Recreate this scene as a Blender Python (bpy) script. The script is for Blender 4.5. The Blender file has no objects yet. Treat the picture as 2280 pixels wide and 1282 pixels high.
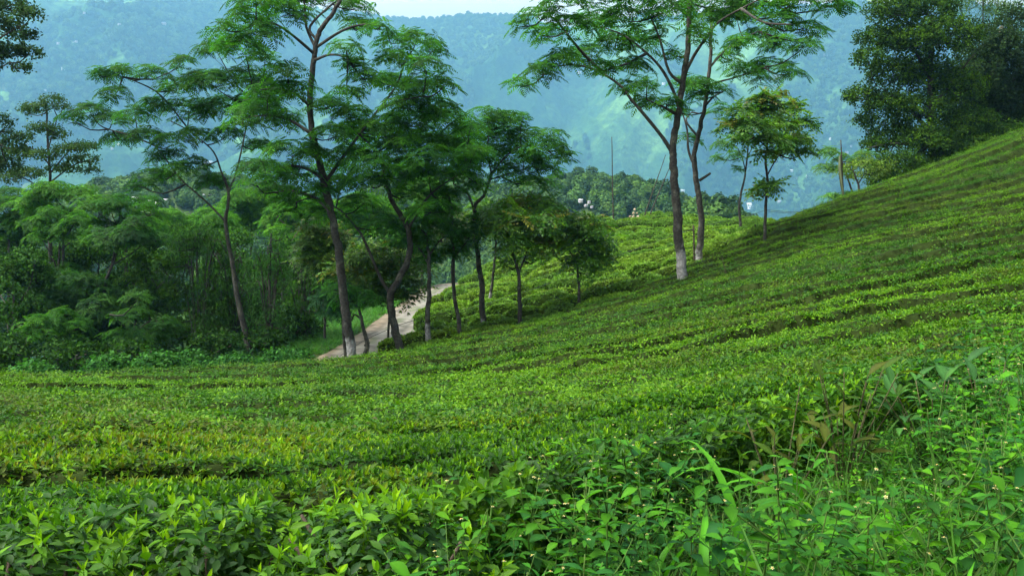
import bpy, math, random
import numpy as np
from mathutils import Matrix, Vector, Euler

# ------------------------------------------------------------------ camera, sky, sun, exposure
sc = bpy.context.scene
col = sc.collection
random.seed(7)
RNG = np.random.default_rng(11)

F_PX, W_PX, H_PX, HORIZON = 2190.0, 2280.0, 1282.0, 400.0
PITCH = math.atan((H_PX / 2 - HORIZON) / F_PX)
cam_d = bpy.data.cameras.new('camera')
cam_d.sensor_width = 36.0
cam_d.lens = 36.0 * F_PX / W_PX
cam_d.clip_start, cam_d.clip_end = 0.05, 20000
cam = bpy.data.objects.new('camera', cam_d)
cam.rotation_euler = (math.pi / 2 - PITCH, 0, 0)
col.objects.link(cam)
sc.camera = cam

SUN_EL, SUN_AZ = math.radians(62), math.radians(-105)     # azimuth from +Y (view) towards +X
world = bpy.data.worlds.new('World')
sc.world = world
world.use_nodes = True
wn = world.node_tree.nodes
bg = wn['Background']
sky = wn.new('ShaderNodeTexSky')
sky.sky_type = 'NISHITA'
sky.sun_disc = False
sky.sun_elevation = SUN_EL
sky.sun_rotation = SUN_AZ
sky.air_density, sky.dust_density, sky.ozone_density = 0.4, 8.0, 0.4
hs = wn.new('ShaderNodeHueSaturation')          # thin overcast: the blue of the clear sky is washed out
hs.inputs['Saturation'].default_value = 0.4
hs.inputs['Value'].default_value = 1.4
world.node_tree.links.new(sky.outputs[0], hs.inputs['Color'])
world.node_tree.links.new(hs.outputs[0], bg.inputs[0])
bg.inputs[1].default_value = 0.15

sun_d = bpy.data.lights.new('sun', 'SUN')
sun_d.energy = 1.5
sun_d.angle = math.radians(30)
sun_d.color = (1.0, 0.94, 0.82)
sun = bpy.data.objects.new('sun', sun_d)
sd = Vector((math.sin(SUN_AZ) * math.cos(SUN_EL), math.cos(SUN_AZ) * math.cos(SUN_EL), math.sin(SUN_EL)))
sun.rotation_euler = (-sd).to_track_quat('-Z', 'Y').to_euler()
col.objects.link(sun)

sc.view_settings.view_transform = 'Standard'
sc.view_settings.look = 'None'
sc.view_settings.gamma = 1.0
sc.view_settings.exposure = 1.05
sc.render.engine = 'CYCLES'
cy = sc.cycles
cy.max_bounces, cy.diffuse_bounces, cy.glossy_bounces = 5, 3, 1
cy.transmission_bounces, cy.transparent_max_bounces, cy.volume_bounces = 2, 4, 2
cy.use_denoising = True
cy.use_adaptive_sampling, cy.adaptive_threshold = True, 0.02
cy.caustics_reflective = cy.caustics_refractive = False

# ------------------------------------------------------------------ helpers
CP, SP = math.cos(PITCH), math.sin(PITCH)

def P(px, py, Y):
    """point at horizontal distance Y seen at photograph pixel (px, py)"""
    u, v = (px - W_PX / 2) / F_PX, (H_PX / 2 - py) / F_PX
    d = (u, CP + v * SP, -SP + v * CP)
    t = Y / d[1]
    return np.array((d[0] * t, Y, d[2] * t))

def M(px, Y):
    """metres per photograph pixel at distance Y"""
    return px * Y / F_PX

def sstep(a, b, x):
    t = np.clip((x - a) / (b - a), 0, 1)
    return t * t * (3 - 2 * t)

def _hash(ix, iy, s):
    n = (ix.astype(np.int64) * 374761393 + iy.astype(np.int64) * 668265263 + s * 974711) & 0xffffffff
    n = ((n ^ (n >> 13)) * 1274126177) & 0xffffffff
    return ((n ^ (n >> 16)) & 0xffff) / 65535.0

def noise(x, y, s=0):
    x, y = np.asarray(x, float), np.asarray(y, float)
    ix, iy = np.floor(x), np.floor(y)
    fx, fy = x - ix, y - iy
    ux, uy = fx * fx * (3 - 2 * fx), fy * fy * (3 - 2 * fy)
    a, b = _hash(ix, iy, s), _hash(ix + 1, iy, s)
    c, d = _hash(ix, iy + 1, s), _hash(ix + 1, iy + 1, s)
    return (a + (b - a) * ux) * (1 - uy) + (c + (d - c) * ux) * uy

def fbm(x, y, s=0, o=4, g=0.5):
    r, a, t = 0.0, 1.0, 0.0
    for k in range(o):
        r = r + a * noise(np.asarray(x) * 2 ** k, np.asarray(y) * 2 ** k, s + k * 17)
        t += a; a *= g
    return r / t

def tag(o, label=None, cat=None, group=None, kind=None):
    for k, v in (('label', label), ('category', cat), ('group', group), ('kind', kind)):
        if v:
            o[k] = v
    return o

def empty(name, loc):
    o = bpy.data.objects.new(name, None)
    o.location = loc
    o.empty_display_size = 0.2
    col.objects.link(o)
    return o

class Geo:
    """collects vertices, quads/triangles and vertex colours of one mesh"""
    def __init__(self):
        self.v, self.q, self.t, self.c, self.n = [], [], [], [], 0
    def add(self, v, quads=None, tris=None, c=(1, 1, 1)):
        v = np.asarray(v, float).reshape(-1, 3)
        c = np.asarray(c, float)
        if c.ndim == 1:
            c = np.repeat(c[None], len(v), 0)
        if quads is not None and len(quads):
            self.q.append(np.asarray(quads, np.int64) + self.n)
        if tris is not None and len(tris):
            self.t.append(np.asarray(tris, np.int64) + self.n)
        self.v.append(v); self.c.append(c); self.n += len(v)
        return self
    def place(self, tmpl, R, pos, scl, cols):
        """copies of a template (v, q, shade) at k places; R (k,3,3) maps template axes to world"""
        tv, tq, ts = tmpl
        k, n = len(pos), len(tv)
        if k == 0:
            return self
        v = np.einsum('kij,nj->kni', R, tv) * np.asarray(scl)[:, None, None] + np.asarray(pos)[:, None, :]
        q = tq[None] + (np.arange(k) * n)[:, None, None]
        c = np.asarray(cols)[:, None, :] * ts[None, :, :]
        self.q.append(q.reshape(-1, 4) + self.n)
        self.v.append(v.reshape(-1, 3)); self.c.append(c.reshape(-1, 3)); self.n += k * n
        return self
    def mesh(self, name, mat, smooth=False):
        me = bpy.data.meshes.new(name)
        V = np.concatenate(self.v) if self.v else np.zeros((0, 3))
        C = np.concatenate(self.c) if self.c else np.zeros((0, 3))
        Q = np.concatenate(self.q) if self.q else np.zeros((0, 4), np.int64)
        T = np.concatenate(self.t) if self.t else np.zeros((0, 3), np.int64)
        me.vertices.add(len(V))
        me.vertices.foreach_set('co', V.astype(np.float32).ravel())
        me.loops.add(Q.size + T.size)
        me.loops.foreach_set('vertex_index', np.concatenate([Q.ravel(), T.ravel()]).astype(np.int32))
        me.polygons.add(len(Q) + len(T))
        me.polygons.foreach_set('loop_start', np.concatenate([np.arange(len(Q)) * 4, Q.size + np.arange(len(T)) * 3]).astype(np.int32))
        if smooth:
            me.polygons.foreach_set('use_smooth', np.ones(len(Q) + len(T), bool))
        at = me.color_attributes.new('Col', 'FLOAT_COLOR', 'POINT')
        at.data.foreach_set('color', np.concatenate([C, np.ones((len(C), 1))], 1).astype(np.float32).ravel())
        me.update(calc_edges=True)
        if mat:
            me.materials.append(mat)
        return me
    def build(self, name, mat, parent=None, smooth=False, loc=None):
        """linked object; vertices are in world space and shifted into the parent's space"""
        if loc is None:
            loc = (0, 0, 0)
        if parent is not None:
            base = np.array(parent.location)
            self.v = [a - base for a in self.v]
        elif loc is not None:
            self.v = [a - np.asarray(loc) for a in self.v]
        o = bpy.data.objects.new(name, self.mesh(name, mat, smooth))
        if parent is not None:
            o.parent = parent
        else:
            o.location = loc
        col.objects.link(o)
        return o

def obj(name, me, parent=None, loc=(0, 0, 0), rot=(0, 0, 0), scl=1.0, matrix=None):
    o = bpy.data.objects.new(name, me)
    if parent is not None:
        o.parent = parent
    if matrix is not None:
        o.matrix_basis = matrix
    else:
        o.location, o.rotation_euler = loc, rot
        o.scale = (scl, scl, scl) if np.isscalar(scl) else scl
    col.objects.link(o)
    return o

def catmull(pts, n=4):
    p = np.asarray(pts, float)
    if len(p) < 3:
        t = np.linspace(0, 1, n + 1)[:, None]
        return p[0] * (1 - t) + p[-1] * t
    q = np.vstack([2 * p[0] - p[1], p, 2 * p[-1] - p[-2]])
    out = []
    for i in range(1, len(q) - 2):
        a, b, c, d = q[i - 1], q[i], q[i + 1], q[i + 2]
        for t in np.linspace(0, 1, n, endpoint=False):
            out.append(.5 * (2 * b + (c - a) * t + (2 * a - 5 * b + 4 * c - d) * t * t + (3 * b - a - 3 * c + d) * t ** 3))
    out.append(q[-2])
    return np.array(out)

def tube(g, pts, r0, r1, sides=7, c=(1, 1, 1), wob=0.0, cfun=None, power=1.0):
    p = np.asarray(pts, float)
    n = len(p)
    tg = np.gradient(p, axis=0)
    tg /= np.linalg.norm(tg, axis=1)[:, None] + 1e-9
    ref = np.array((0.31, 0.87, 0.05)) if abs(tg[0][2]) > .7 else np.array((0, 0, 1.0))
    a = np.cross(tg, ref); a /= np.linalg.norm(a, axis=1)[:, None] + 1e-9
    b = np.cross(tg, a)
    ang = np.arange(sides) * 2 * math.pi / sides
    r = r0 + (r1 - r0) * np.linspace(0, 1, n) ** power
    rr = r[:, None] * (1 + wob * RNG.uniform(-1, 1, (n, sides)))
    v = p[:, None] + rr[..., None] * (np.cos(ang)[None, :, None] * a[:, None] + np.sin(ang)[None, :, None] * b[:, None])
    i = np.arange(n - 1)[:, None] * sides
    j = np.arange(sides)[None]
    j2 = (j + 1) % sides
    q = np.stack([i + j, i + j2, i + sides + j2, i + sides + j], -1).reshape(-1, 4)
    v = v.reshape(-1, 3)
    cc = np.repeat(np.asarray(c, float)[None], len(v), 0) if cfun is None else cfun(v)
    base = g.n
    g.add(v, q, None, cc)
    for ring, tip, fl in ((0, p[0], 1), (n - 1, p[-1] + tg[-1] * r1 * .5, 0)):
        st = base + ring * sides
        k = g.n
        g.add([tip], None, None, cc[ring * sides])
        ids = np.arange(sides)
        tr = np.stack([st + ids, st + (ids + 1) % sides, np.full(sides, k)], 1)
        g.t.append(tr[:, ::-1] if fl else tr)
    return g

# ------------------------------------------------------------------ materials
def _nt(name):
    m = bpy.data.materials.new(name)
    m.use_nodes = True
    nt = m.node_tree
    nt.nodes.clear()
    out = nt.nodes.new('ShaderNodeOutputMaterial')
    return m, nt, nt.nodes, nt.links, out

def leaf_mat(name, rough=0.45, spec=0.35, trans=0.32, tboost=(1.5, 1.7, 0.7), vscale=6.0, vamt=0.35, bump=0.0):
    m, nt, N, L, out = _nt(name)
    at = N.new('ShaderNodeAttribute'); at.attribute_name = 'Col'
    geo = N.new('ShaderNodeNewGeometry')
    nz = N.new('ShaderNodeTexNoise'); nz.inputs['Scale'].default_value = vscale; nz.inputs['Detail'].default_value = 3
    L.new(geo.outputs['Position'], nz.inputs['Vector'])
    mr = N.new('ShaderNodeMapRange')
    mr.inputs['From Min'].default_value, mr.inputs['From Max'].default_value = .3, .7
    mr.inputs['To Min'].default_value, mr.inputs['To Max'].default_value = 1 - vamt, 1 + vamt
    L.new(nz.outputs[0], mr.inputs[0])
    mul = N.new('ShaderNodeVectorMath'); mul.operation = 'SCALE'
    L.new(at.outputs['Color'], mul.inputs[0]); L.new(mr.outputs[0], mul.inputs['Scale'])
    b = N.new('ShaderNodeBsdfPrincipled')
    b.inputs['Roughness'].default_value = rough
    b.inputs['Specular IOR Level'].default_value = spec
    L.new(mul.outputs[0], b.inputs['Base Color'])
    tr = N.new('ShaderNodeBsdfTranslucent')
    tb = N.new('ShaderNodeVectorMath'); tb.operation = 'MULTIPLY'
    tb.inputs[1].default_value = tboost
    L.new(mul.outputs[0], tb.inputs[0]); L.new(tb.outputs[0], tr.inputs[0])
    mx = N.new('ShaderNodeMixShader'); mx.inputs[0].default_value = trans
    L.new(b.outputs[0], mx.inputs[1]); L.new(tr.outputs[0], mx.inputs[2])
    L.new(mx.outputs[0], out.inputs[0])
    return m

def col_mat(name, rough=0.9, spec=0.2, scale=8.0, amt=0.4, bump=0.3, detail=6, metal=0.0):
    """vertex colour x noise with a little relief: bark, soil, walls, poles"""
    m, nt, N, L, out = _nt(name)
    at = N.new('ShaderNodeAttribute'); at.attribute_name = 'Col'
    geo = N.new('ShaderNodeNewGeometry')
    nz = N.new('ShaderNodeTexNoise'); nz.inputs['Scale'].default_value = scale; nz.inputs['Detail'].default_value = detail
    L.new(geo.outputs['Position'], nz.inputs['Vector'])
    mr = N.new('ShaderNodeMapRange')
    mr.inputs['From Min'].default_value, mr.inputs['From Max'].default_value = .3, .7
    mr.inputs['To Min'].default_value, mr.inputs['To Max'].default_value = 1 - amt, 1 + amt
    L.new(nz.outputs[0], mr.inputs[0])
    mul = N.new('ShaderNodeVectorMath'); mul.operation = 'SCALE'
    L.new(at.outputs['Color'], mul.inputs[0]); L.new(mr.outputs[0], mul.inputs['Scale'])
    b = N.new('ShaderNodeBsdfPrincipled')
    b.inputs['Roughness'].default_value = rough
    b.inputs['Specular IOR Level'].default_value = spec
    b.inputs['Metallic'].default_value = metal
    L.new(mul.outputs[0], b.inputs['Base Color'])
    if bump:
        bp = N.new('ShaderNodeBump'); bp.inputs['Strength'].default_value = bump; bp.inputs['Distance'].default_value = .03
        L.new(nz.outputs[0], bp.inputs['Height']); L.new(bp.outputs[0], b.inputs['Normal'])
    L.new(b.outputs[0], out.inputs[0])
    return m

MAT = {
    'feather': leaf_mat('feathery_leaf', .6, .1, .48),
    'pinnate': leaf_mat('glossy_pinnate_leaf', .45, .25, .3),
    'broad': leaf_mat('dark_broad_leaf', .6, .05, .3),
    'bamboo': leaf_mat('bamboo_leaf', .6, .12, .35),
    'tea': leaf_mat('tea_leaf', .5, .12, .28, vscale=1.2, vamt=.25),
    'weed': leaf_mat('weed_leaf', .55, .1, .35, vscale=9, vamt=.25),
    'grass': leaf_mat('grass_blade', .5, .15, .4, vscale=9, vamt=.2),
    'wood': leaf_mat('far_foliage', .7, .1, .15, vscale=.15, vamt=.3),
    'bark': col_mat('bark', .9, .15, 14, .45, .8),
    'twig': col_mat('twig', .9, .15, 10, .3, 0),
    'soil': col_mat('soil', .95, .1, 3, .4, .5),
    'inner': col_mat('tea_inner', .95, .05, 9, .5, .6),
    'road': col_mat('worn_road', .92, .15, 1.6, .3, .4, 9),
    'plain': col_mat('weathered', .8, .2, 6, .15, .1),
    'hill': col_mat('valley_soil', .95, .05, .06, .4, .4),
    'flower': col_mat('flower', .7, .2, 40, .1, 0),
}

# ------------------------------------------------------------------ terrain
TEA_H = 0.75
tea_pts = [  # (px, py, Y): top of the clipped tea as the photograph shows it
    (0, 1250, 2.9), (500, 1215, 3.05), (900, 1190, 3.2), (0, 1050, 4.6), (0, 980, 6.8), (0, 900, 12), (0, 845, 22), (-500, 980, 6.8), (-500, 880, 14), (-500, 850, 22),
    (450, 1000, 6), (450, 900, 11.5), (450, 828, 25), (900, 1000, 6), (900, 900, 11), (900, 835, 20), (900, 790, 29), (620, 816, 29), (780, 809, 31),
    (1500, 1000, 5), (1500, 850, 11), (1500, 750, 18), (1500, 680, 26), (1520, 627, 35), (1200, 900, 10), (1200, 790, 20), (1200, 735, 30),
    (1900, 850, 7), (1900, 700, 15), (1900, 560, 28), (1900, 432, 48), (2280, 780, 7.5), (2280, 650, 14), (2280, 500, 26), (2280, 382, 40), (2280, 287, 54),
    (2800, 700, 10), (2800, 400, 28), (2800, 120, 54), (1700, 512, 43), (1550, 572, 42), (1600, 532, 50), (1650, 499, 62), (1750, 496, 62),
    (1400, 600, 44), (1400, 545, 54), (1400, 495, 66), (1400, 468, 74), (1250, 700, 36), (1250, 640, 43), (1250, 575, 54), (1250, 510, 68), (1310, 480, 74),
    (1500, 480, 71), (1200, 530, 70), (1100, 582, 66), (1000, 630, 60), (1100, 740, 33.5), (1100, 680, 42), (1100, 625, 54), (1000, 750, 34), (1000, 692, 44), (955, 722, 42), (935, 762, 35.5),
]
road_xy = [(-40, 33.5), (-24, 33.0), (-13, 34.2), (-8.2, 35.8), (-6.5, 38.5), (-5.85, 43), (-5.45, 49), (-5.0, 56), (-4.6, 62), (-3.0, 69), (1.5, 77)]
road_z = [-8.4, -7.9, -7.4, -7.15, -7.0, -6.95, -6.95, -6.95, -6.9, -7.3, -8.2]
ctrl = [tuple(P(*t) - (0, 0, TEA_H)) for t in tea_pts]
ctrl += [(x, y, z) for (x, y), z in zip(road_xy, road_z)]
ctrl += [  # bare ground: viewer's bank, crests falling away behind, forest floor
    (0, 1.2, -1.52), (2, 1.2, -1.42), (-2, 1.2, -1.75), (0, -6, -1.2), (6, -6, .2), (-8, -6, -2.2), (1, 3.6, -1.78), (3, 3.6, -1.6), (-1.2, 2.2, -1.75), (6, 2, -.9),
    (35, 68, 1.0), (20, 60, -2.6), (24, 78, -5), (45, 70, 4), (8, 74, -6), (12.5, 51, -3.4), (4, 84, -7.5), (10, 90, -11), (-2, 80, -9.5),
    (-8, 62, -7.6), (-9, 45, -7.3), (-14, 42, -7.8), (-16, 55, -9), (-28, 45, -9.6), (-30, 62, -12), (-14, 80, -12), (-34, 85, -16), (-60, 50, -13), (-60, 90, -20),
    (-14, 28, -6.6), (-22, 27, -6.9), (60, 30, 9), (60, 80, 7), (40, 100, -4), (0, 105, -16), (-40, 110, -22), (60, 0, 6), (-40, 5, -5.5),
]
ctrl = np.array(ctrl)
def _U(r2):
    return np.where(r2 > 1e-12, r2 * np.log(r2 + 1e-12), 0) * .5
_n = len(ctrl)
_K = _U(((ctrl[:, None, :2] - ctrl[None, :, :2]) ** 2).sum(-1)) + 2.0 * np.eye(_n)
_A = np.zeros((_n + 3, _n + 3))
_A[:_n, :_n] = _K
_A[:_n, _n] = 1; _A[:_n, _n + 1:] = ctrl[:, :2]
_A[_n, :_n] = 1; _A[_n + 1:, :_n] = ctrl[:, :2].T
_W = np.linalg.solve(_A, np.concatenate([ctrl[:, 2], np.zeros(3)]))
def ground_smooth(x, y):
    x, y = np.asarray(x, float), np.asarray(y, float)
    sh = np.broadcast(x, y).shape
    xf, yf = np.broadcast_to(x, sh).ravel(), np.broadcast_to(y, sh).ravel()
    out = np.empty(len(xf))
    for i in range(0, len(xf), 20000):
        s = slice(i, i + 20000)
        r2 = (xf[s, None] - ctrl[None, :, 0]) ** 2 + (yf[s, None] - ctrl[None, :, 1]) ** 2
        out[s] = _U(r2) @ _W[:_n] + _W[_n] + xf[s] * _W[_n + 1] + yf[s] * _W[_n + 2]
    return out.reshape(sh)

def seg_dist(x, y, poly, closed=False):
    p = np.asarray(poly, float)
    q = np.roll(p, -1, 0) if closed else p[1:]
    a = p if closed else p[:-1]
    d = np.full(np.shape(x), 1e9)
    for (ax, ay), (bx, by) in zip(a, q):
        ex, ey = bx - ax, by - ay
        t = np.clip(((x - ax) * ex + (y - ay) * ey) / (ex * ex + ey * ey), 0, 1)
        d = np.minimum(d, np.hypot(x - ax - t * ex, y - ay - t * ey))
    return d

def inside(x, y, poly):
    p = np.asarray(poly, float); q = np.roll(p, -1, 0)
    r = np.zeros(np.shape(x), bool)
    for (ax, ay), (bx, by) in zip(p, q):
        c = ((ay > y) != (by > y))
        with np.errstate(divide='ignore', invalid='ignore'):
            r ^= c & (x < (bx - ax) * (y - ay) / (by - ay + 1e-30) + ax)
    return r

def sdist(x, y, poly):
    return np.where(inside(x, y, poly), 1, -1) * seg_dist(x, y, poly, True)

road_line = catmull([(a, b, z) for (a, b), z in zip(road_xy, road_z)], 6)
ROAD_HALF = 1.25
def ground(x, y):
    z = ground_smooth(x, y)
    x, y = np.broadcast_arrays(np.asarray(x, float), np.asarray(y, float))
    d = seg_dist(x, y, road_line[:, :2])
    # the road's bench, cut into the slope
    w = 1 - sstep(ROAD_HALF + .15, ROAD_HALF + 1.3, d)
    if np.any(w > 0):
        k = w > 0
        dd = (x[k][:, None] - road_line[None, :, 0]) ** 2 + (y[k][:, None] - road_line[None, :, 1]) ** 2
        zr = road_line[np.argmin(dd, 1), 2]
        z = z.copy()
        z[k] = z[k] * (1 - w[k]) + (zr - .03) * w[k]
    return z

CREST = [(60, 66), (28, 58.5), (17.4, 52), (11.3, 45.5), (6.6, 39), (1.0, 35.2), (-1.4, 33.8), (-3.0, 32.6)]
NEAR = [(-34, 3.2), (-3.2, 3.35), (-1.7, 3.5), (-.55, 3.55), (-.2, 3.8), (.25, 4.4), (.8, 5.2), (1.66, 6.3), (2.95, 7.3), (4.3, 8.1), (7, 8.8), (40, 9)] + \
       CREST + [(-4.9, 32.4), (-7.4, 30), (-10, 26.6), (-12.6, 24.2), (-16, 22.6), (-34, 21)]
HUMP = [(-3.0, 32.6), (-1.4, 33.8), (1.0, 35.2), (6.6, 39), (11.3, 45.5), (17.4, 52), (22, 56), (22, 66), (15, 72), (10, 77), (3, 77), (-.6, 71), (-3.1, 62), (-3.7, 55), (-4.0, 47), (-4.2, 41), (-3.6, 36)]

def tea_rows(x, y):
    """(crease depth, row crown) of the clipped rows"""
    u = (y + 1.1 * (fbm(x * .11, y * .11, 5, 2) - .5) * 4 + .9 * (fbm(x * .35, y * .35, 6, 2) - .5) + .16 * (noise(x * 1.1, y * 1.1, 9) - .5)) / 2.0
    f = u - np.floor(u)
    e = np.abs(f - .5) * 2
    row = np.floor(u)
    broken = fbm(x * .33 + row * 7.3, row * 3.1 + y * .02, 21, 2)
    far = sstep(8, 20, y)
    gap = sstep(.36, .56, broken + .06 * far)
    # each row is clipped level, so it steps up from the one in front
    step = (.06 + .28 * gap) * (.10 + .90 * far)
    dep = sstep(.86, .97, e) * (.05 + .40 * gap * (.35 + .65 * far)) + .35 * gap * (f < .07) * sstep(.0, 1, far)
    crown = step * (.5 - f) - .05 * e * e
    return dep, crown

def canopy(x, y, sdv=None):
    x, y = np.asarray(x, float), np.asarray(y, float)
    if sdv is None:
        sdv = sdist(x, y, NEAR)
    dep, crown = tea_rows(x, y)
    h = TEA_H + crown - np.minimum(dep, .46) + .16 * (fbm(x * .9, y * .9, 31, 3) - .5) + .10 * (fbm(x * 3.1, y * 3.1, 41, 2) - .5)
    h = np.maximum(h, .06) * sstep(-.02, .3, sdv)
    return ground_smooth(x, y) + h, dep

# ground sheet: fine near the viewer, coarser away
def grid_sheet(name, xs, ys, zf, cf, mat, keep=None, smooth=True):
    X, Y = np.meshgrid(xs, ys) if np.ndim(xs) == 1 else (xs, ys)
    Z = zf(X, Y)
    ny, nx = X.shape
    i = np.arange(ny - 1)[:, None] * nx + np.arange(nx - 1)[None]
    q = np.stack([i, i + 1, i + nx + 1, i + nx], -1).reshape(-1, 4)
    V = np.stack([X, Y, Z], -1).reshape(-1, 3)
    C = cf(X.ravel(), Y.ravel(), Z.ravel())
    if keep is not None:
        k = keep(X, Y).ravel()
        q = q[k[q].all(1)]
        used = np.unique(q)
        mp = np.full(len(V), -1); mp[used] = np.arange(len(used))
        V, C, q = V[used], C[used], mp[q]
    return Geo().add(V, q, None, C).build(name, mat, smooth=smooth)

def mixc(a, b, t):
    t = np.asarray(t)[:, None]
    return np.asarray(a)[None] * (1 - t) + np.asarray(b)[None] * t

def ground_col(x, y, z):
    n = fbm(x * .6, y * .6, 3, 4)
    c = mixc((.035, .026, .015), (.07, .05, .03), n)
    g = (1 - sstep(3.5, 9, seg_dist(x, y, road_line[:, :2]))) * sstep(.3, .5, n)
    return c * (1 - g[:, None]) + np.array((.035, .075, .012))[None] * g[:, None]

ys = np.concatenate([np.linspace(-6, 10, 40), np.linspace(10.6, 112, 150)])
xs = np.concatenate([np.linspace(-75, -15, 40)[:-1], np.linspace(-15, 20, 110), np.linspace(20, 75, 36)[1:]])
g_o = grid_sheet('ground', xs, ys, ground, ground_col, MAT['soil'])
tag(g_o, kind='structure')

# road
def road_build():
    p = road_line
    tg = np.gradient(p[:, :2], axis=0); tg /= np.linalg.norm(tg, axis=1)[:, None]
    nr = np.stack([tg[:, 1], -tg[:, 0]], 1)
    fine = catmull(p, 4)
    tg = np.gradient(fine[:, :2], axis=0); tg /= np.linalg.norm(tg, axis=1)[:, None]
    nr = np.stack([tg[:, 1], -tg[:, 0]], 1)
    ws = np.linspace(-1, 1, 17)
    V, C = [], []
    for k, (pt, nn) in enumerate(zip(fine, nr)):
        for w in ws:
            e = ROAD_HALF * (1 + .14 * (fbm(np.array(k * .35), np.array(np.sign(w) * 3.), 77, 2) - .5)) * w
            x, y = pt[0] + nn[0] * e, pt[1] + nn[1] * e
            n = float(fbm(np.array(x * 1.3), np.array(y * .5), 5, 4))
            n2 = float(fbm(np.array(x * 3.), np.array(y * 1.6), 15, 3))
            z = pt[2] + .05 - .05 * abs(w) ** 3 + .05 * (n2 - .5)
            edge = max(0., min(1., (-w - .1) * 1.6 + (n - .5) * 2.0))    # left side is bare tan earth, right side worn grey
            cA, cB = np.array((.195, .19, .155)), np.array((.175, .145, .10))
            c = cA * (1 - edge) + cB * edge
            rut = math.exp(-((abs(w + .12 * (n - .5)) - .48) / .13) ** 2)
            c = c * (1 - .38 * rut)
            z -= .03 * rut
            if n2 > .58: c = c * .66
            if abs(w) < .18 and n > .52: c = c * .55 + np.array((.05, .085, .02)) * .45
            V.append((x, y, z)); C.append(c)
    m = len(ws)
    i = np.arange(len(fine) - 1)[:, None] * m + np.arange(m - 1)[None]
    q = np.stack([i, i + 1, i + m + 1, i + m], -1).reshape(-1, 4)
    o = Geo().add(V, q, None, np.array(C)).build('road', MAT['road'], smooth=True)
    tag(o, kind='structure')
road_build()

# valley floor and wooded hills beyond the garden
def valley(x, y):
    z = -16 - .16 * (y - 90) + .00004 * (y - 90) ** 2
    z = np.maximum(z, -150)
    n = fbm(x * .012, y * .012, 61, 4) - .5
    z = z + n * 22 * sstep(100, 260, y)
    def bump(cx, cy, sx, sy, top):
        base = -16 - .16 * (cy - 90)
        return (top - base) * np.exp(-((x - cx) / sx) ** 2 - ((y - cy) / sy) ** 2)
    z = z + bump(16, 350, 42, 60, -15.5) + bump(62, 345, 36, 40, -24) + bump(46, 225, 26, 30, -11.5) + bump(-112, 330, 70, 60, -6) + bump(-36, 420, 60, 60, -14)
    return z
xs = np.linspace(-420, 420, 190); ys = np.concatenate([np.linspace(78, 460, 130), np.linspace(470, 1300, 50)])
def valley_col(x, y, z):
    n = fbm(x * .03, y * .03, 33, 4)
    c = mixc((.03, .055, .015), (.06, .10, .03), n)
    ex, ez = 24, 0
    bare = np.exp(-((x - 22.5) / 3.6) ** 2 - ((y - 316) / 6) ** 2) > .4
    c[bare] = (.24, .14, .07)
    bare = np.exp(-((x + 116) / 9) ** 2 - ((y - 292) / 8) ** 2) > .5
    c[bare] = (.07, .08, .035)
    return c
v_o = grid_sheet('valley_terrain', xs, ys, valley, valley_col, MAT['hill'])
tag(v_o, kind='structure')

# the mountain across the valley
TOP = 400.0
MS = 1.8          # the mountain's scale
def mountain(x, y):
    return MS * mountain_unit(x / MS, y / MS)
def mountain_unit(x, y):
    a = x / np.maximum(y, 1)
    y0 = 1230 + 420 * sstep(-.28, -.08, a) - 120 * sstep(.05, .3, a)
    z = -190 + .70 * (y - y0)
    # spurs and gullies that run down the slope at a slant
    u, v = x * .92 - y * .40, y * .92 + x * .40
    rid = 1 - np.abs(fbm(u * .0034, v * .0012, 71, 3, .5) * 2 - 1)
    z = z + (rid - .6) * 270
    rid2 = 1 - np.abs(fbm(u * .013, v * .005, 73, 3) * 2 - 1)
    z = z + (rid2 - .6) * 70
    z = z + (fbm(x * .035, y * .035, 75, 4) - .5) * 26
    z = TOP - np.log1p(np.exp((TOP - z) / 40.)) * 40
    return z
na, nd = 480, 240
ang = np.linspace(-.66, .66, na); dd = np.linspace(1000, 2900, nd) * MS
A, D = np.meshgrid(ang, dd)
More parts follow.
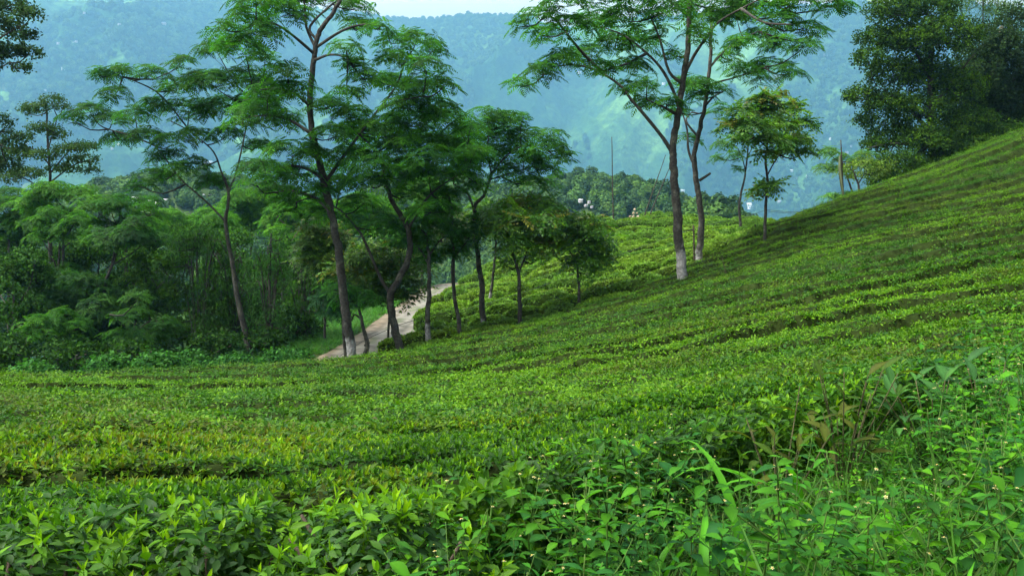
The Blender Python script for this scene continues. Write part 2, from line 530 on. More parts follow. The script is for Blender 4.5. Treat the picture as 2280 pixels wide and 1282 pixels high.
def mountain_build():
    m, nt, N, L, out = _nt('mountain_forest')
    geo = N.new('ShaderNodeNewGeometry')
    def nz(scale, det=5, rough=.55):
        n = N.new('ShaderNodeTexNoise'); n.inputs['Scale'].default_value = scale; n.inputs['Detail'].default_value = det
        n.inputs['Roughness'].default_value = rough
        L.new(geo.outputs['Position'], n.inputs['Vector']); return n
    big, mid, fine = nz(.002, 4), nz(.0075, 5), nz(.045, 4, .7)
    r1 = N.new('ShaderNodeValToRGB')
    e = r1.color_ramp.elements
    e[0].position, e[0].color = .38, (.016, .048, .014, 1)
    e[1].position, e[1].color = .62, (.12, .24, .045, 1)
    k = e.new(.5); k.color = (.038, .095, .022, 1)
    ad = N.new('ShaderNodeMath'); ad.operation = 'ADD'
    s1 = N.new('ShaderNodeMath'); s1.operation = 'MULTIPLY'; s1.inputs[1].default_value = .55
    s2 = N.new('ShaderNodeMath'); s2.operation = 'MULTIPLY'; s2.inputs[1].default_value = .45
    L.new(big.outputs[0], s1.inputs[0]); L.new(mid.outputs[0], s2.inputs[0])
    L.new(s1.outputs[0], ad.inputs[0]); L.new(s2.outputs[0], ad.inputs[1])
    L.new(ad.outputs[0], r1.inputs[0])
    tanr = N.new('ShaderNodeValToRGB')
    tanr.color_ramp.elements[0].position, tanr.color_ramp.elements[1].position = .63, .72
    m2 = nz(.0036, 6, .6); L.new(m2.outputs[0], tanr.inputs[0])
    mx = N.new('ShaderNodeMix'); mx.data_type = 'RGBA'
    mx.inputs['B'].default_value = (.15, .14, .06, 1)
    L.new(tanr.outputs[0], mx.inputs['Factor']); L.new(r1.outputs[0], mx.inputs['A'])
    sc_ = N.new('ShaderNodeMapRange')
    sc_.inputs['From Min'].default_value, sc_.inputs['From Max'].default_value = .3, .7
    sc_.inputs['To Min'].default_value, sc_.inputs['To Max'].default_value = .45, 1.6
    L.new(fine.outputs[0], sc_.inputs[0])
    ml = N.new('ShaderNodeVectorMath'); ml.operation = 'SCALE'
    L.new(mx.outputs['Result'], ml.inputs[0]); L.new(sc_.outputs[0], ml.inputs['Scale'])
    b = N.new('ShaderNodeBsdfDiffuse'); L.new(ml.outputs[0], b.inputs[0])
    bp = N.new('ShaderNodeBump'); bp.inputs['Strength'].default_value = 1; bp.inputs['Distance'].default_value = 12
    L.new(fine.outputs[0], bp.inputs['Height']); L.new(bp.outputs[0], b.inputs['Normal'])
    L.new(b.outputs[0], out.inputs[0])
    o = grid_sheet('mountain', A * D, D, mountain, lambda x, y, z: np.ones((len(x), 3)), m)
    tag(o, kind='structure')
mountain_build()

# ------------------------------------------------------------------ leaf templates (v, quads, shade per vertex)
def leaf_shape(length, width, droop=.25, fold=.25, seg=3, tip=.0):
    """a lamina along +X, folded along the midrib"""
    V, Q = [], []
    prof = {1: [0, 0], 2: [0, 1, 0], 3: [.05, 1, .8, .0], 4: [.05, .8, 1, .62, .0], 5: [.04, .65, 1, .9, .5, 0]}[seg]
    for i in range(seg + 1):
        t = i / seg
        w = width * .5 * prof[i]
        x, z = length * t, -droop * length * t * t
        V += [(x, -w, z + fold * w), (x, 0, z), (x, w, z + fold * w)]
    for i in range(seg):
        a = i * 3
        Q += [(a, a + 1, a + 4, a + 3), (a + 1, a + 2, a + 5, a + 4)]
    return np.array(V), np.array(Q)

def euler_m(rx, ry, rz):
    return np.array(Euler((rx, ry, rz)).to_matrix())

def merge(parts):
    """[(v,q,shade3)] -> template"""
    V, Q, S, n = [], [], [], 0
    for v, q, s in parts:
        V.append(v); Q.append(q + n); n += len(v)
        s = np.asarray(s, float)
        S.append(np.repeat(s[None], len(v), 0) if s.ndim == 1 else s)
    return np.concatenate(V), np.concatenate(Q), np.concatenate(S)

def diamond(length, width):
    return np.array([(0, 0, 0), (length * .45, -width / 2, .0), (length, 0, -.1 * length), (length * .45, width / 2, .0)]), np.array([(0, 1, 2, 3)])

def t_feather(rng, nf=6, length=.46):
    parts = []
    for k in range(nf):
        az = k * 2 * math.pi / nf + rng.uniform(-.3, .3)
        el = rng.uniform(-.15, .45)
        ln = length * rng.uniform(.75, 1.15)
        R = euler_m(0, -el, az)
        sh = rng.uniform(.7, 1.25)
        npin = 6
        for i in range(npin):
            t = (i + .8) / npin
            x, z = ln * t, -.34 * ln * t * t
            pl = .19 * math.sin(math.pi * min(1, .2 + .75 * t)) * ln / .46
            for s in (-1, 1):
                v, q = diamond(pl, .055)
                Rp = euler_m(rng.uniform(-.3, .3), .12 + .4 * t, s * (1.1 - .5 * t))
                v = v @ Rp.T + np.array((x, 0, z))
                parts.append((v @ R.T, q, np.array((1, 1, 1)) * sh * rng.uniform(.85, 1.15)))
    return merge(parts)

def t_pinnate(rng, nf=6, length=.5):
    parts = []
    for k in range(nf):
        az = k * 2 * math.pi / nf + rng.uniform(-.35, .35)
        el = rng.uniform(.0, .85)
        ln = length * rng.uniform(.7, 1.1)
        R = euler_m(0, -el, az)
        sh = rng.uniform(.75, 1.2)
        for i in range(5):
            t = (i + 1) / 5
            x, z = ln * t, -.42 * ln * t * t
            for s in ((-1, 1) if i < 4 else (-.2, .5)):
                v, q = diamond(.19 * ln / .5, .078)
                Rp = euler_m(rng.uniform(-.4, .4), .15 + .35 * t, s * 1.0)
                parts.append(((v @ Rp.T + np.array((x, 0, z))) @ R.T, q, np.array((1, 1, 1)) * sh * rng.uniform(.8, 1.2)))
    return merge(parts)

def t_broad(rng, n=11, ln=.13, wd=.055, spread=.22):
    parts = []
    for k in range(n):
        v, q = diamond(ln * rng.uniform(.7, 1.2), wd * rng.uniform(.8, 1.2))
        R = euler_m(rng.uniform(-.7, .7), rng.uniform(-.6, .9), rng.uniform(0, 6.28))
        off = rng.normal(0, spread * .45, 3) * (1, 1, .7)
        parts.append((v @ R.T + off, q, np.array((1, 1, 1)) * rng.uniform(.6, 1.4)))
    return merge(parts)

def t_bamboo(rng, n=12):
    parts = []
    for k in range(n):
        v, q = diamond(rng.uniform(.16, .3), .03)
        R = euler_m(rng.uniform(-.5, .5), rng.uniform(.2, 1.25), rng.uniform(0, 6.28))
        off = rng.normal(0, .16, 3)
        parts.append((v @ R.T + off, q, np.array((1, 1, 1)) * rng.uniform(.65, 1.35)))
    return merge(parts)

TR = np.random.default_rng(5)
TM = {
    'feather': [t_feather(TR, nf) for nf in (5, 6, 5)],
    'pinnate': [t_pinnate(TR) for _ in range(3)],
    'broad': [t_broad(TR, 11, .13, .078) for _ in range(4)],
    'bamboo': [t_bamboo(TR) for _ in range(4)],
}

def rand_rot(rng, axis, tw=True):
    """(k,3,3) whose Z axis is the given axis, spun at random"""
    a = axis / (np.linalg.norm(axis, axis=1)[:, None] + 1e-9)
    k = len(a)
    r = rng.normal(0, 1, (k, 3))
    x = np.cross(r, a); x /= np.linalg.norm(x, axis=1)[:, None] + 1e-9
    y = np.cross(a, x)
    return np.stack([x, y, a], -1)

BARK = (.040, .039, .033)
WASH = (.23, .23, .215)

# ------------------------------------------------------------------ trees
LEAFCOL = {
    'feather': [(.030, .122, .008), (.043, .152, .007), (.020, .086, .010)],
    'pinnate': [(.052, .145, .008), (.080, .185, .008), (.034, .105, .009)],
    'broad': [(.024, .060, .012), (.040, .085, .018), (.016, .040, .012)],
    'bamboo': [(.030, .085, .018), (.045, .110, .020), (.020, .055, .016)],
}
def tree(name, label, leaf, D, trunk, r0, limbs=(), pads=(), depth=2.0, dens=25, size=1.0, cols=None, group=None, red=0.00, wash=None,
         stubs=(), root_z=None, tipr=.035, cat='tree', seed=None, bright=1.0):
    rng = np.random.default_rng(abs(hash_s(name + label)) if seed is None else seed)
    base = P(trunk[0][0], trunk[0][1], D)
    gz = float(ground(np.array([base[0]]), np.array([D]))[0]) if root_z is None else root_z
    gz = min(gz, base[2])
    root = empty(name, (base[0], base[1], gz))
    tag(root, label, cat, group)
    def cf(v):
        n = fbm(v[:, 0] * 3 + v[:, 1] * 2, v[:, 2] * 2.2, 3, 3)
        c = mixc(np.array(BARK) * .7, np.array(BARK) * 1.5, n)
        lich = fbm(v[:, 0] * 6, v[:, 2] * 5 + v[:, 1], 8, 2) > .62
        c[lich] = c[lich] * .5 + np.array((.12, .12, .09)) * .5
        if wash:
            wz = P(trunk[0][0], wash, D)[2]
            w = sstep(.03, -.02, v[:, 2] - wz + .7 * (fbm(v[:, 0] * 14 + v[:, 1] * 11, v[:, 2] * 9, 6, 3) - .5))
            w = w * (.75 + .5 * fbm(v[:, 0] * 7, v[:, 2] * 7, 16, 3))
            c = c * (1 - np.clip(w, 0, 1)[:, None]) + np.array(WASH)[None] * np.clip(w, 0, 1)[:, None]
        return c
    tp = [np.array((base[0], base[1], gz - .25))] if base[2] - gz > .05 else []
    for i, t in enumerate(trunk):
        dy = t[2] if len(t) > 2 else 0
        tp.append(P(t[0], t[1], D + dy))
    tp = catmull(tp, 9)
    tp[2:-2] += (fbm(np.arange(len(tp)) * .35, np.full(len(tp), D * 1.7), 4, 2) - .5)[2:-2, None] * np.array((.5, .3, 0)) * r0
    g = Geo(); tube(g, tp, r0, max(tipr, r0 * .35), 12, wob=.085, cfun=cf, power=.9)
    g.build('trunk', MAT['bark'], root, smooth=True)
    nodes = [(p, r0 + (r0 * .35 - r0) * i / len(tp)) for i, p in enumerate(tp) if i > len(tp) * .45]
    tdir = tp
    for li, lim in enumerate(limbs):
        s = P(lim[0][0], lim[0][1], D)
        k = np.argmin(((tp - s) ** 2).sum(1))
        start = tp[k]
        if np.linalg.norm(start - s) > .8 and nodes:
            allp = np.array([n_[0] for n_ in nodes])
            kk = np.argmin((np.abs(allp - s) * (1, .2, 1)).sum(1)); start = allp[kk]
        off = rng.uniform(-.8, .8) * depth
        pts = [start]
        m = len(lim) - 1
        for i, q in enumerate(lim[1:]):
            pts.append(P(q[0], q[1], start[1] + off * (i + 1) / m))
        pts = catmull(pts, 4)
        rr = max(.03, (r0 * .5) * (1 - .5 * k / len(tp)))
        if len(lim[0]) > 2: rr = lim[0][2]
        g = Geo(); tube(g, pts, rr, .022, 7, wob=.06, cfun=cf)
        g.build('limb', MAT['bark'], root, smooth=True)
        nodes += [(p, rr) for i, p in enumerate(pts) if i > 1]
    for st in stubs:
        g = Geo(); tube(g, [P(q[0], q[1], D) for q in st[:-1]], st[-1], st[-1] * .7, 7, wob=.15, cfun=cf)
        g.build('broken_limb', MAT['bark'], root, smooth=True)
    tw, cr = Geo(), Geo()
    NP_ = np.array([n_[0] for n_ in nodes]) if nodes else tp[-3:]
    cols = LEAFCOL[leaf] if cols is None else cols
    cols = np.array(cols)
    for pad in pads:
        cx, cy_, rx, ry = pad[:4]
        c0 = P(cx, cy_, D)
        # depth follows the nearest limb
        d2 = np.hypot(NP_[:, 0] - c0[0], NP_[:, 2] - c0[2])
        near = NP_[np.argmin(d2 + .05 * np.abs(NP_[:, 1] - D))]
        Yp = near[1] + rng.uniform(-.55, .55) * depth if len(pad) < 5 else D + pad[4]
        c = P(cx, cy_, Yp)
        rm, rz = M(rx, Yp), M(ry, Yp)
        ryd = rm * rng.uniform(.8, 1.1)
        k0 = np.argmin(np.abs(NP_ - c).sum(1) + .8 * np.maximum(0, NP_[:, 2] - c[2] + .1))
        s = NP_[k0]
        mid = (s * .5 + c * .5) + np.array((0, 0, -.15 * np.linalg.norm(c - s)))
        pc = catmull([s, mid, c + (0, 0, -.3 * rz)], 4)
        tube(tw, pc[::2] if len(pc) % 2 else pc, .028 + .006 * np.linalg.norm(c - s), .014, 5, c=np.array(BARK) * .8)
        n = max(4, int(dens * rm * (rm * .6 + rz) / size ** 1.6))
        dr = rng.normal(0, 1, (n, 3))
        dr[:, 2] = dr[:, 2] * .8 + .35
        dr /= np.linalg.norm(dr, axis=1)[:, None]
        rad = rng.uniform(.35, 1.0, n) ** .6
        pos = c + dr * rad[:, None] * np.array((rm, ryd, rz))
        if leaf in ('feather', 'pinnate'):
            ax = dr * np.array((.75, .75, .2)) * rad[:, None] + np.array((0, 0, .9))
        elif leaf == 'bamboo':
            ax = rng.normal(0, .25, (n, 3)) + (0, 0, 1)
        else:
            ax = dr + rng.normal(0, .4, (n, 3)) + (0, 0, .4)
        Rm = rand_rot(rng, ax)
        cc = cols[rng.integers(0, len(cols), n)] * rng.uniform(.75, 1.25, (n, 1)) * bright
        if red:
            hi = (dr[:, 2] > .1) & (rng.random(n) < red * (1.4 if cy_ < np.mean([p[1] for p in pads]) else .7))
            cc[hi] = np.array((.13, .145, .010)) * rng.uniform(.7, 1.4, (hi.sum(), 1))
        va = rng.integers(0, len(TM[leaf]), n)
        sc_ = size * rng.uniform(.75, 1.2, n)
        for j, t in enumerate(TM[leaf]):
            k = va == j
            cr.place(t, Rm[k], pos[k], sc_[k], cc[k])
        for p in pos[rng.permutation(n)[:max(3, n // 7)]]:
            st = pc[rng.integers(len(pc) - 3, len(pc))]
            tube(tw, [st, (st + p) / 2 + (0, 0, -.04), p], .012, .006, 3, c=np.array(BARK) * .8)
    tw.build('twigs', MAT['twig'], root)['kind'] = 'stuff'
    cr.build('crown', MAT[leaf], root)
    return root

def hash_s(s):
    h = 2166136261
    for ch in s:
        h = ((h ^ ord(ch)) * 16777619) & 0xffffffff
    return h

def auto_pads(seed, cx, cy, rx, ry, n, pr=.42, flat=.5):
    rng = np.random.default_rng(seed)
    out = []
    for k in range(n):
        a, r = rng.uniform(0, 6.283), rng.uniform(.05, 1) ** .55
        x, y = cx + math.cos(a) * r * rx * .72, cy + math.sin(a) * r * ry * .72
        s = rng.uniform(.75, 1.25)
        out.append((x, y, rx * pr * s, max(ry, rx * .3) * pr * flat * 1.4 * s))
    return out
#@@PART2
TREES_FRONT = 'tall feathery shade trees over the tea'
tree('shade_tree', 'slender feathery tree leaning left, its trunk forking high above the dark bamboo thicket', 'feather', 41,
     [(563, 815), (548, 745), (534, 689), (522, 620), (514, 570), (503, 494), (509, 435), (500, 395)], .145,
     [[(503, 494), (465, 455), (429, 423), (398, 395), (367, 351), (345, 325)], [(505, 420), (492, 380), (476, 339), (445, 310), (417, 289), (380, 270)],
      [(511, 430), (522, 395), (534, 351), (545, 300), (552, 270), (577, 234)], [(380, 322), (330, 318), (285, 300), (240, 288)], [(417, 289), (360, 215), (310, 185), (260, 168)]],
     [(225, 165, 38, 16), (268, 158, 40, 16), (340, 158, 38, 18), (255, 207, 42, 16), (410, 138, 34, 18), (480, 105, 50, 20), (545, 105, 60, 22), (590, 128, 40, 18),
      (400, 190, 60, 24), (470, 180, 70, 28), (545, 175, 70, 28), (600, 190, 45, 22), (420, 240, 60, 28), (500, 240, 70, 30), (570, 230, 60, 26), (200, 245, 50, 16), (160, 262, 34, 14),
      (250, 265, 50, 16), (300, 250, 40, 16), (345, 230, 40, 18), (270, 305, 45, 16), (330, 300, 45, 20), (385, 315, 50, 24), (370, 350, 45, 20), (440, 300, 45, 22), (500, 300, 45, 20),
      (575, 322, 42, 18), (350, 388, 50, 18), (400, 375, 40, 16), (310, 410, 36, 14), (440, 360, 36, 16), (560, 370, 40, 18), (470, 400, 45, 18)],
     depth=2.6, dens=25, group=TREES_FRONT)
tree('shade_tree', 'tallest feathery tree with a whitewashed foot beside the dirt road', 'feather', 34.5,
     [(785, 808), (779, 760), (770, 700), (760, 630), (756, 570), (747, 520), (737, 470), (720, 410), (712, 360), (694, 290), (691, 220), (697, 150), (705, 90), (718, 62), (738, 35), (758, 0)], .185,
     [[(698, 110), (682, 60), (678, 10), (670, -40)], [(695, 120), (655, 82), (615, 55), (570, 45)], [(691, 235), (655, 208), (615, 198), (580, 200)], [(693, 300), (645, 268), (595, 258), (545, 262)],
      [(716, 400), (680, 375), (640, 370), (590, 385)], [(722, 412), (760, 355), (800, 300), (842, 245), (880, 195), (905, 130)], [(845, 240), (890, 225), (940, 215)],
      [(702, 135), (735, 122), (775, 128)], [(700, 110), (760, 70), (810, 55), (860, 60)], [(738, 470), (700, 440), (650, 425), (600, 430)], [(705, 90), (690, 60), (740, 10), (790, -20)]],
     [(500, 62, 42, 20), (550, 40, 60, 24), (530, 88, 45, 18), (590, 70, 55, 22), (640, 25, 70, 30), (570, 5, 60, 24), (720, -10, 80, 30), (660, -30, 80, 30), (790, 15, 50, 22), (800, 55, 45, 18),
      (840, 62, 38, 18), (770, 105, 40, 20), (640, 158, 50, 18), (655, 195, 55, 22), (595, 205, 55, 24), (560, 245, 55, 24), (620, 262, 60, 26), (540, 275, 50, 20), (785, 145, 45, 22), (815, 175, 45, 22),
      (870, 92, 50, 20), (930, 82, 50, 20), (965, 108, 38, 22), (890, 132, 60, 26), (950, 150, 50, 26), (860, 180, 55, 24), (925, 195, 65, 28), (985, 190, 36, 24), (900, 235, 70, 28), (970, 240, 60, 28),
      (735, 235, 55, 22), (770, 205, 40, 18), (790, 255, 55, 24), (650, 335, 70, 30), (590, 372, 60, 22), (660, 385, 60, 26), (740, 300, 60, 28), (700, 345, 50, 22), (620, 425, 55, 22), (570, 405, 40, 18)],
     depth=2.6, dens=25, bright=1.12, wash=758, group=TREES_FRONT)
tree('shade_tree', 'wide crowned feathery tree whose trunk splits low in a broad V beside the road', 'feather', 36,
     [(891, 782), (880, 735), (871, 690), (870, 655), (888, 620), (908, 580), (913, 545), (909, 510), (892, 480), (873, 448), (858, 400), (853, 372), (858, 335)], .165,
     [[(870, 655), (848, 620), (822, 560), (806, 525), (787, 500), (760, 470), (736, 457)], [(910, 510), (922, 485), (934, 462), (960, 432), (990, 408), (1030, 385)], [(855, 372), (885, 355), (930, 345), (985, 330)],
      [(853, 372), (830, 330), (800, 300), (780, 280)], [(858, 340), (880, 300), (910, 270), (960, 255)], [(740, 458), (700, 440), (660, 450)]],
     [(795, 290, 55, 28), (860, 285, 70, 34), (930, 270, 75, 34), (1000, 265, 65, 30), (1045, 285, 50, 26), (830, 345, 65, 30), (905, 325, 75, 34), (980, 320, 75, 34), (1040, 335, 60, 28), (775, 345, 48, 26),
      (755, 415, 55, 30), (815, 405, 55, 28), (870, 390, 50, 22), (955, 385, 65, 30), (1025, 375, 55, 26), (1060, 400, 40, 22), (700, 425, 55, 26), (660, 455, 45, 22), (720, 480, 50, 24), (800, 455, 50, 24),
      (990, 430, 50, 22), (910, 430, 50, 22), (850, 500, 50, 24), (960, 465, 50, 24), (890, 305, 70, 34, 2.2), (960, 350, 70, 34, -2), (1020, 310, 60, 30, 2), (840, 375, 60, 30, -2), (800, 320, 55, 28, 2.4), (1050, 345, 50, 28, -1.8), (900, 375, 60, 28, 2.5), (740, 380, 55, 28, 1.5), (690, 460, 50, 24, 2)],
     depth=3.0, dens=23, bright=1.3, group=TREES_FRONT)
tree('shade_tree', 'feathery tree with a bent trunk and crown reaching right over the far tea rows', 'feather', 39,
     [(1078, 738), (1074, 690), (1073, 640), (1066, 590), (1060, 540), (1057, 480), (1059, 455), (1074, 440), (1085, 415), (1098, 380)], .14,
     [[(1098, 385), (1130, 345), (1170, 325), (1220, 335)], [(1095, 390), (1085, 340), (1090, 290)], [(1090, 400), (1140, 385), (1190, 370)], [(1058, 470), (1040, 430), (1010, 410)]],
     [(1085, 258, 55, 24), (1130, 265, 45, 22), (1065, 295, 55, 26), (1120, 300, 60, 28), (1175, 305, 55, 24), (1160, 262, 26, 12), (1215, 325, 50, 22), (1255, 345, 36, 16), (1225, 298, 36, 12), (1100, 345, 65, 30),
      (1165, 350, 60, 28), (1215, 370, 45, 22), (1130, 385, 50, 24), (1180, 405, 40, 18), (1040, 350, 50, 26), (1010, 390, 40, 20), (1220, 405, 22, 12)],
     depth=2.4, dens=24, bright=1.2, wash=722, group=TREES_FRONT)
tree('shade_tree', 'low dark feathery tree with a pale painted trunk foot where road meets tea', 'feather', 37,
     [(953, 752), (952, 700), (955, 650), (956, 600), (954, 555), (948, 520)], .125,
     [[(955, 590), (935, 555), (910, 530)], [(955, 570), (975, 540), (1000, 520)]],
     [(905, 505, 45, 24), (960, 495, 50, 26), (930, 540, 45, 24), (985, 530, 42, 24), (890, 545, 34, 22), (950, 570, 40, 20), (920, 480, 40, 20)], depth=1.6, dens=25, wash=725,
     cols=[(.030, .12, .016), (.038, .14, .014)])
tree('shade_tree', 'thin curving feathery tree second along the row from the road', 'feather', 38,
     [(1023, 748), (1022, 715), (1012, 660), (1008, 610), (1009, 560), (1005, 520), (1007, 480), (1000, 440), (985, 405)], .095,
     [[(1008, 575), (1030, 550), (1045, 530)], [(1006, 500), (985, 475), (965, 470)]],
     [(1005, 505, 42, 22), (1040, 525, 40, 24), (1025, 555, 45, 22), (985, 560, 34, 18), (1000, 470, 34, 18), (1050, 490, 28, 18), (960, 460, 34, 16), (985, 420, 28, 16)], depth=1.3, dens=25,
     cols=[(.030, .12, .016), (.040, .145, .014)])
tree('glossy_tree', 'spreading glossy leaved tree on a slim Y trunk standing amid the far tea rows', 'pinnate', 38,
     [(1157, 722), (1158, 690), (1156, 640), (1154, 605), (1145, 575), (1135, 550), (1128, 520)], .10,
     [[(1154, 607), (1166, 580), (1175, 555), (1182, 520)], [(1130, 540), (1105, 510), (1085, 490)]],
     [(1120, 470, 40, 22), (1165, 460, 45, 24), (1215, 460, 40, 22), (1100, 505, 42, 24), (1150, 505, 50, 26), (1205, 500, 48, 26), (1240, 485, 30, 20), (1185, 545, 45, 24), (1140, 545, 40, 22), (1220, 535, 30, 18),
      (1195, 575, 28, 16), (1080, 485, 30, 18), (1130, 590, 16, 10)], depth=1.5, dens=30, red=0.09, bright=1.35, cat='tree')
tree('glossy_tree', 'small round glossy tree alone on the tea slope with reddish top', 'pinnate', 39,
     [(1289, 656), (1289, 630), (1286, 600), (1288, 570), (1290, 540)], .065,
     [[(1287, 595), (1305, 575), (1320, 560)], [(1288, 590), (1272, 565), (1262, 545)]],
     [(1290, 495, 34, 20), (1320, 505, 32, 20), (1265, 520, 32, 20), (1300, 535, 45, 26), (1335, 540, 30, 22), (1260, 555, 30, 20), (1310, 575, 38, 20), (1335, 575, 26, 18), (1275, 585, 24, 12), (1318, 603, 18, 12)],
     depth=1.1, dens=30, red=0.10, bright=1.35)
tree('slim_tree', 'slim bare trunk leaning behind the Y shaped tree on the far tea rows', 'pinnate', 46,
     [(1092, 658), (1097, 620), (1102, 575), (1104, 545), (1100, 510)], .085, [[(1104, 560), (1125, 535), (1140, 520)]],
     [(1080, 490, 35, 18), (1105, 510, 30, 18), (1070, 465, 30, 16), (1130, 500, 26, 16)], depth=1.2, dens=25, wash=648, red=0.09)
tree('slim_tree', 'yellow tipped glossy tree at the edge of the dark thicket left of the tallest trunk', 'pinnate', 43,
     [(727, 803), (724, 760), (722, 700), (720, 640), (716, 590)], .07, [[(721, 650), (700, 610), (680, 590)]],
     auto_pads(3, 715, 550, 72, 72, 15, .42, .55), depth=1.5, dens=30, red=0.14, cols=[(.085, .17, .010), (.055, .14, .010), (.036, .10, .010)])
tree('slim_tree', 'glossy tree with flat orange tipped crown hanging over the road bend', 'pinnate', 40,
     [(866, 792), (864, 750), (866, 710), (863, 670), (860, 630)], .055, [[(864, 680), (835, 650), (810, 630)], [(864, 660), (890, 630), (905, 610)]],
     [(800, 580, 42, 20), (845, 565, 48, 22), (895, 575, 45, 22), (925, 595, 30, 20), (815, 615, 45, 24), (870, 610, 48, 24), (910, 630, 36, 20), (790, 640, 34, 20), (850, 650, 40, 20), (895, 660, 36, 16), (760, 610, 34, 22)],
     depth=1.5, dens=30, red=0.14, cols=[(.085, .17, .010), (.055, .14, .010), (.036, .10, .010)])
tree('crooked_tree', 'short crooked dark trunk leaning right over the road beside the whitewashed tree', 'feather', 35.5,
     [(806, 806), (817, 775), (812, 740), (803, 705), (799, 682)], .12, [[(803, 712), (790, 700), (783, 712), (776, 725)], [(800, 690), (780, 665), (765, 655)]],
     [(790, 655, 40, 18), (820, 660, 34, 16), (765, 670, 28, 16), (745, 640, 34, 18)], depth=1.0, dens=25, cols=[(.032, .13, .018), (.04, .15, .016)], stubs=[((812, 770), (823, 762), .05)])
tree('crooked_tree', 'thin dark stem growing right behind the whitewashed trunk foot', 'feather', 36.2,
     [(771, 808), (767, 770), (764, 730), (760, 690), (752, 650)], .075, [],
     [(740, 690, 34, 18), (755, 640, 34, 18), (725, 665, 30, 16)], depth=1.0, dens=25, cols=[(.020, .080, .024)])

R_GROUP = None
tree('shade_tree', 'big feathery tree with grey whitewashed foot standing on the open slope', 'feather', 35.5,
     [(1518, 628), (1517, 590), (1512, 540), (1508, 480), (1503, 420), (1500, 370), (1498, 330), (1508, 270), (1517, 210), (1527, 140), (1533, 70), (1536, 0), (1540, -60)], .205,
     [[(1497, 345), (1478, 310), (1440, 262), (1408, 225), (1380, 190), (1330, 158), (1280, 145), (1225, 150)], [(1512, 245), (1498, 200), (1470, 150), (1430, 110), (1390, 80), (1340, 60)],
      [(1526, 170), (1545, 125), (1572, 85), (1600, 50), (1650, 20), (1710, -10)], [(1430, 112), (1400, 140), (1370, 150)], [(1535, 40), (1500, 10), (1460, -20), (1400, -40)], [(1517, 190), (1490, 160), (1470, 90), (1450, 40)],
      [(1340, 160), (1290, 110), (1250, 60), (1220, 30)], [(1640, 25), (1700, 50), (1760, 55)], [(1510, 255), (1480, 240), (1440, 222)]],
     [(1160, 188, 32, 16), (1205, 160, 45, 22), (1255, 130, 50, 24), (1310, 120, 50, 26), (1165, 55, 24, 14), (1200, 35, 50, 24), (1215, 75, 45, 22), (1270, 60, 60, 28), (1330, 45, 60, 30), (1370, 95, 55, 28), (1340, 150, 42, 20),
      (1400, 145, 50, 24), (1420, 95, 50, 26), (1400, 40, 60, 28), (1440, 185, 40, 18), (1395, 195, 34, 16), (1250, 5, 60, 26), (1330, -10, 60, 26), (1420, -15, 60, 26), (1480, 15, 60, 30), (1470, 75, 40, 22), (1540, 15, 55, 28),
      (1590, 45, 55, 26), (1600, 5, 60, 28), (1650, 25, 50, 22), (1690, 0, 60, 26), (1735, 45, 50, 20), (1790, 58, 42, 18), (1760, 5, 60, 22), (1850, 8, 50, 18), (1810, -15, 55, 22), (1560, 75, 40, 20), (1500, 120, 30, 16), (1440, 225, 45, 14), (1490, 228, 34, 14)],
     depth=3.2, dens=25, wash=560, group=TREES_FRONT, bright=1.12)
tree('shade_tree', 'second feathery tree behind the big one, with a snapped side stub', 'feather', 43,
     [(1556, 568), (1560, 530), (1561, 480), (1555, 430), (1548, 385), (1546, 345), (1556, 300), (1566, 250), (1575, 190), (1582, 130), (1583, 60), (1588, 10)], .165,
     [[(1546, 370), (1533, 335), (1530, 290), (1520, 255), (1505, 235)], [(1578, 190), (1610, 180), (1640, 172), (1700, 150)], [(1582, 150), (1612, 115), (1645, 90), (1690, 70)], [(1530, 300), (1528, 270), (1540, 250)], [(1570, 240), (1590, 215), (1610, 205)]],
     [(1650, 95, 42, 18), (1690, 75, 42, 18), (1740, 95, 50, 20), (1790, 100, 40, 18), (1825, 70, 24, 14), (1660, 158, 45, 18), (1715, 145, 50, 20), (1760, 160, 38, 18), (1695, 180, 30, 14), (1625, 128, 34, 16), (1555, 188, 42, 20),
      (1595, 200, 32, 16), (1528, 185, 40, 18), (1600, 240, 26, 16), (1560, 215, 34, 14), (1510, 245, 34, 14), (1640, 30, 45, 20), (1530, 300, 18, 10), (1545, 315, 14, 10)],
     depth=2.4, dens=25, wash=555, group=TREES_FRONT, stubs=[((1557, 402), (1570, 394), (1582, 386), .07)], bright=1.1)
tree('glossy_tree', 'glossy layered tree with orange new leaves on the saddle of the slope', 'pinnate', 40,
     [(1703, 522), (1704, 480), (1706, 440), (1709, 400), (1705, 360), (1708, 320), (1705, 280)], .075,
     [[(1708, 390), (1722, 365), (1735, 345)], [(1706, 330), (1680, 305), (1650, 290)], [(1706, 320), (1745, 295), (1770, 275)]],
     [(1692, 225, 30, 13), (1738, 222, 26, 13), (1655, 248, 26, 11), (1700, 256, 40, 15), (1768, 240, 28, 14), (1628, 282, 26, 11), (1672, 284, 36, 14), (1732, 282, 40, 15), (1790, 276, 24, 13), (1712, 312, 40, 13), (1772, 312, 32, 12), (1652, 308, 24, 9), (1790, 340, 20, 9), (1748, 340, 26, 10), (1700, 345, 22, 8), (1704, 420, 24, 10), (1688, 428, 14, 7), (1722, 412, 14, 7)], depth=1.9, dens=46, bright=1.35, red=0.11, cols=[(.070, .165, .010), (.050, .135, .010), (.034, .10, .010)])
